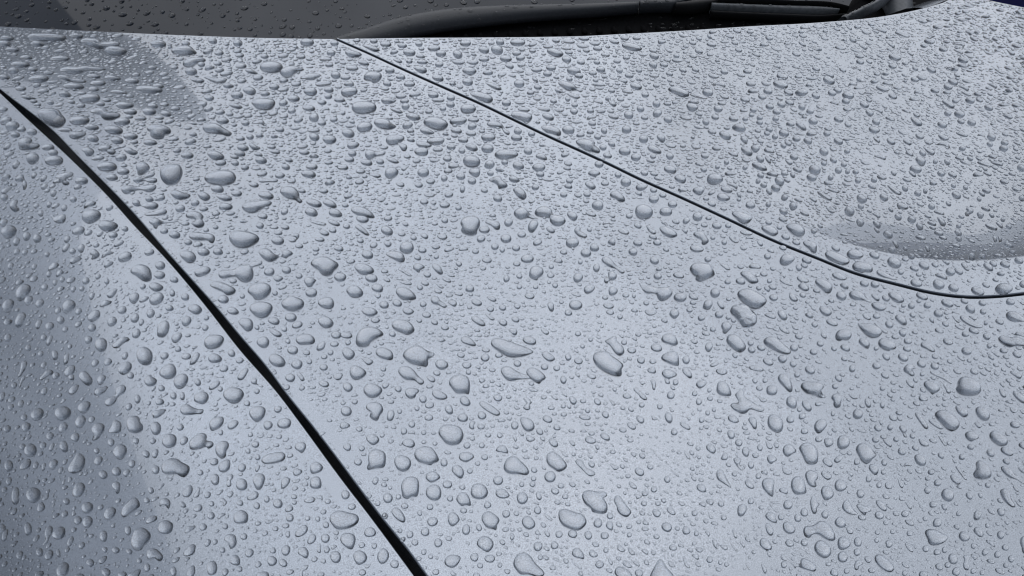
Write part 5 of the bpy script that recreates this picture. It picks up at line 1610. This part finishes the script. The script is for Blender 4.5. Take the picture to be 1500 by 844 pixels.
tot = 0
for count, rmin, rmax, pw, gap, nseg, rings, elong, kap in (
        (32000, 0.0015, 0.0034, 2.2, 0.0008, 14, (0.93, 0.75, 0.42), 0.55, 0.66),
        (190000, 0.0008, 0.0016, 1.5, 0.00025, 11, (0.92, 0.62), 0.50, 0.68),
        (640000, 0.00028, 0.0008, 1.3, 0.0002, 8, (0.88, 0.5), 0.45, 0.66)):
    P, r = scatter(count, rmin, rmax, pw, gap)
    W, F = grow_drops(P, r, nseg, rings, elong, kap)
    SV.append(W); SF.append(F + cntv); cntv += len(W); tot += len(P)
    print("drizzle", len(P))
# beads caught along the edge of the thick gap and of the thin seam
for curve, inward, cnt_, r0, r1 in ((gr, 0.0011, 230, 0.0005, 0.0015), (gl, -0.0012, 120, 0.0004, 0.0011), (seam_hi, 0.0012, 150, 0.0005, 0.0014)):
    cvv = resample(curve, 0.001)
    tg = np.gradient(cvv, axis=0); tg /= np.linalg.norm(tg, axis=1, keepdims=True)
    k = rng.choice(len(cvv), cnt_, replace=False)
    nrm_ = np.stack([-tg[k, 1], tg[k, 0]], 1)
    if curve is gr or curve is gl: nrm_ *= np.sign(nrm_[:, 0:1])
    else: nrm_ *= np.sign(nrm_[:, 1:2])
    W, F = grow_drops(cvv[k] + nrm_ * inward, r0 + (r1 - r0) * rng.random(cnt_) ** 2, 12, (0.92, 0.70, 0.38), 0.4, 0.7)
    SV.append(W); SF.append(F + cntv); cntv += len(W)
allv = np.vstack(SV); allf = np.vstack(SF)
def bulk(name, V, F, m):
    me = bpy.data.meshes.new(name)
    me.vertices.add(len(V)); me.vertices.foreach_set("co", V.astype(np.float32).ravel())
    me.loops.add(len(F) * 3); me.loops.foreach_set("vertex_index", F.astype(np.int32).ravel())
    me.polygons.add(len(F)); me.polygons.foreach_set("loop_start", np.arange(0, len(F) * 3, 3, dtype=np.int32))
    me.polygons.foreach_set("loop_total", np.full(len(F), 3, np.int32))
    me.update(calc_edges=True); me.validate()
    me.materials.append(m); me.shade_smooth()
    o = bpy.data.objects.new(name, me); col.objects.link(o)
    return o
driz = bulk("drizzle", allv, allf, M_WATER)
tag(driz, "fine drizzle of tiny water droplets covering the silver body panels", "droplets", kind="stuff")
print("drizzle tris", len(allf), "drops", tot)

# rain on the windshield
def glass_scatter(n, r0, r1, px=None, lift=0.0):
    q = np.column_stack([rng.uniform(-150, 1400, n), rng.uniform(-120, 60, n)])
    r = r0 + (r1 - r0) * rng.random(n) ** 2.5
    r = -np.sort(-r)
    if px is not None:
        q = np.asarray(px, float); r = rng.uniform(r0, r1, len(q))
    P = cast_glass(q, lift)
    if px is None:
        keep_ = []
        for k in range(len(P)):
            if not keep_ or (np.linalg.norm(P[keep_] - P[k], axis=1) > 1.5 * (r[keep_] + r[k])).all():
                keep_.append(k)
        P = P[keep_]; r = r[keep_]
    nr = np.array([0, -math.sin(math.radians(29)), math.cos(math.radians(29))])
    ux = np.array([1.0, 0, 0]); uy = np.cross(nr, ux)
    vs2, fs2, cv = [], [], 0
    th = np.arange(10) * 2 * math.pi / 10
    for p, rr in zip(P, r):
        asp = 1 + abs(rng.normal(0, 0.3)); ph = rng.uniform(-0.6, 0.6)
        rows = []
        for f, h in ((1, -0.08), (0.9, 0.24), (0.65, 0.40), (0.3, 0.50)):
            a = rr * f * np.cos(th) * asp * (1 + 0.1 * np.sin(2 * th + ph)); b = rr * f * np.sin(th)
            rows.append(p + np.outer(a * math.cos(ph) - b * math.sin(ph), ux) + np.outer(a * math.sin(ph) + b * math.cos(ph), uy) + nr * h * rr)
        rows.append((p + nr * 0.52 * rr)[None])
        vs2.append(np.vstack(rows))
        for ri in range(3):
            for s in range(10):
                s2 = (s + 1) % 10
                fs2 += [(cv + ri*10+s, cv + ri*10+s2, cv + (ri+1)*10+s2), (cv + ri*10+s, cv + (ri+1)*10+s2, cv + (ri+1)*10+s)]
        for s in range(10):
            fs2.append((cv + 30 + s, cv + 30 + (s + 1) % 10, cv + 40))
        cv += 41
    return np.vstack(vs2), np.array(fs2)
gv, gf = glass_scatter(2600, 0.0009, 0.0042)
gd = bulk("windshield_drizzle", gv, gf, M_WATER)
tag(gd, "small dark raindrops spread over the windshield glass", "droplets", kind="stuff")

cpx = [(636, 52), (692, 52), (727, 47), (776, 40), (782, 41), (848, 34), (872, 28), (884, 27), (930, 24), (1010, 22), (968, 25), (1013, 26)] + [(rng.uniform(950, 1235), 0) for _ in range(60)]
cpx = [(x, y if y else float(np.interp(x, [950, 1235], [40, 31])) + rng.uniform(-6, 5)) for x, y in cpx]
cv_, cf_ = glass_scatter(10, 0.0016, 0.0034, cpx, 0.003)
cdp = bulk("cowl_drizzle", cv_, cf_, M_WATER)
tag(cdp, "small raindrops on the black cowl under the wiper", "droplets", kind="stuff")

# rain on the wiper, the cowl trim and along the rolled edge of the hood
def drops_on(obs, n, r0, r1):
    vs2, fs2, cv = [], [], 0
    th = np.arange(9) * 2 * math.pi / 9
    for ob in obs:
        me = ob.data
        F = [p for p in me.polygons if len(p.vertices) == 4 and p.normal.z > 0.25 and p.area > 1e-8]
        w = np.array([p.area for p in F]); w = w / w.sum()
        for k in rng.choice(len(F), n, p=w):
            p = F[k]
            q = [np.array(me.vertices[i].co) for i in p.vertices]
            a, b = rng.random(2)
            c = (q[0] * (1 - a) + q[1] * a) * (1 - b) + (q[3] * (1 - a) + q[2] * a) * b
            nr = np.array(p.normal); ux = np.cross(nr, [0, 1, 0.2]); ux /= np.linalg.norm(ux); uy = np.cross(nr, ux)
            rr = r0 + (r1 - r0) * rng.random() ** 2
            asp = 1 + 0.4 * rng.random()
            rows = [c + np.outer(rr * f * np.cos(th) * asp, ux) + np.outer(rr * f * np.sin(th), uy) + nr * h * rr for f, h in ((1, -0.15), (0.88, 0.28), (0.5, 0.52))]
            rows.append((c + nr * 0.6 * rr)[None])
            vs2.append(np.vstack(rows))
            for ri in range(2):
                for s_ in range(9):
                    t_ = (s_ + 1) % 9
                    fs2 += [(cv + ri*9+s_, cv + ri*9+t_, cv + (ri+1)*9+t_), (cv + ri*9+s_, cv + (ri+1)*9+t_, cv + (ri+1)*9+s_)]
            fs2 += [(cv + 18 + s_, cv + 18 + (s_ + 1) % 9, cv + 27) for s_ in range(9)]
            cv += 28
    return np.vstack(vs2), np.array(fs2)
wv, wf = drops_on([wiper, head, blade_sp, trim, strut], 70, 0.0009, 0.0026)
wd = bulk("wiper_drizzle", wv, wf, M_WATER)
tag(wd, "small raindrops on the wiper arm and cowl trim", "droplets", kind="stuff")
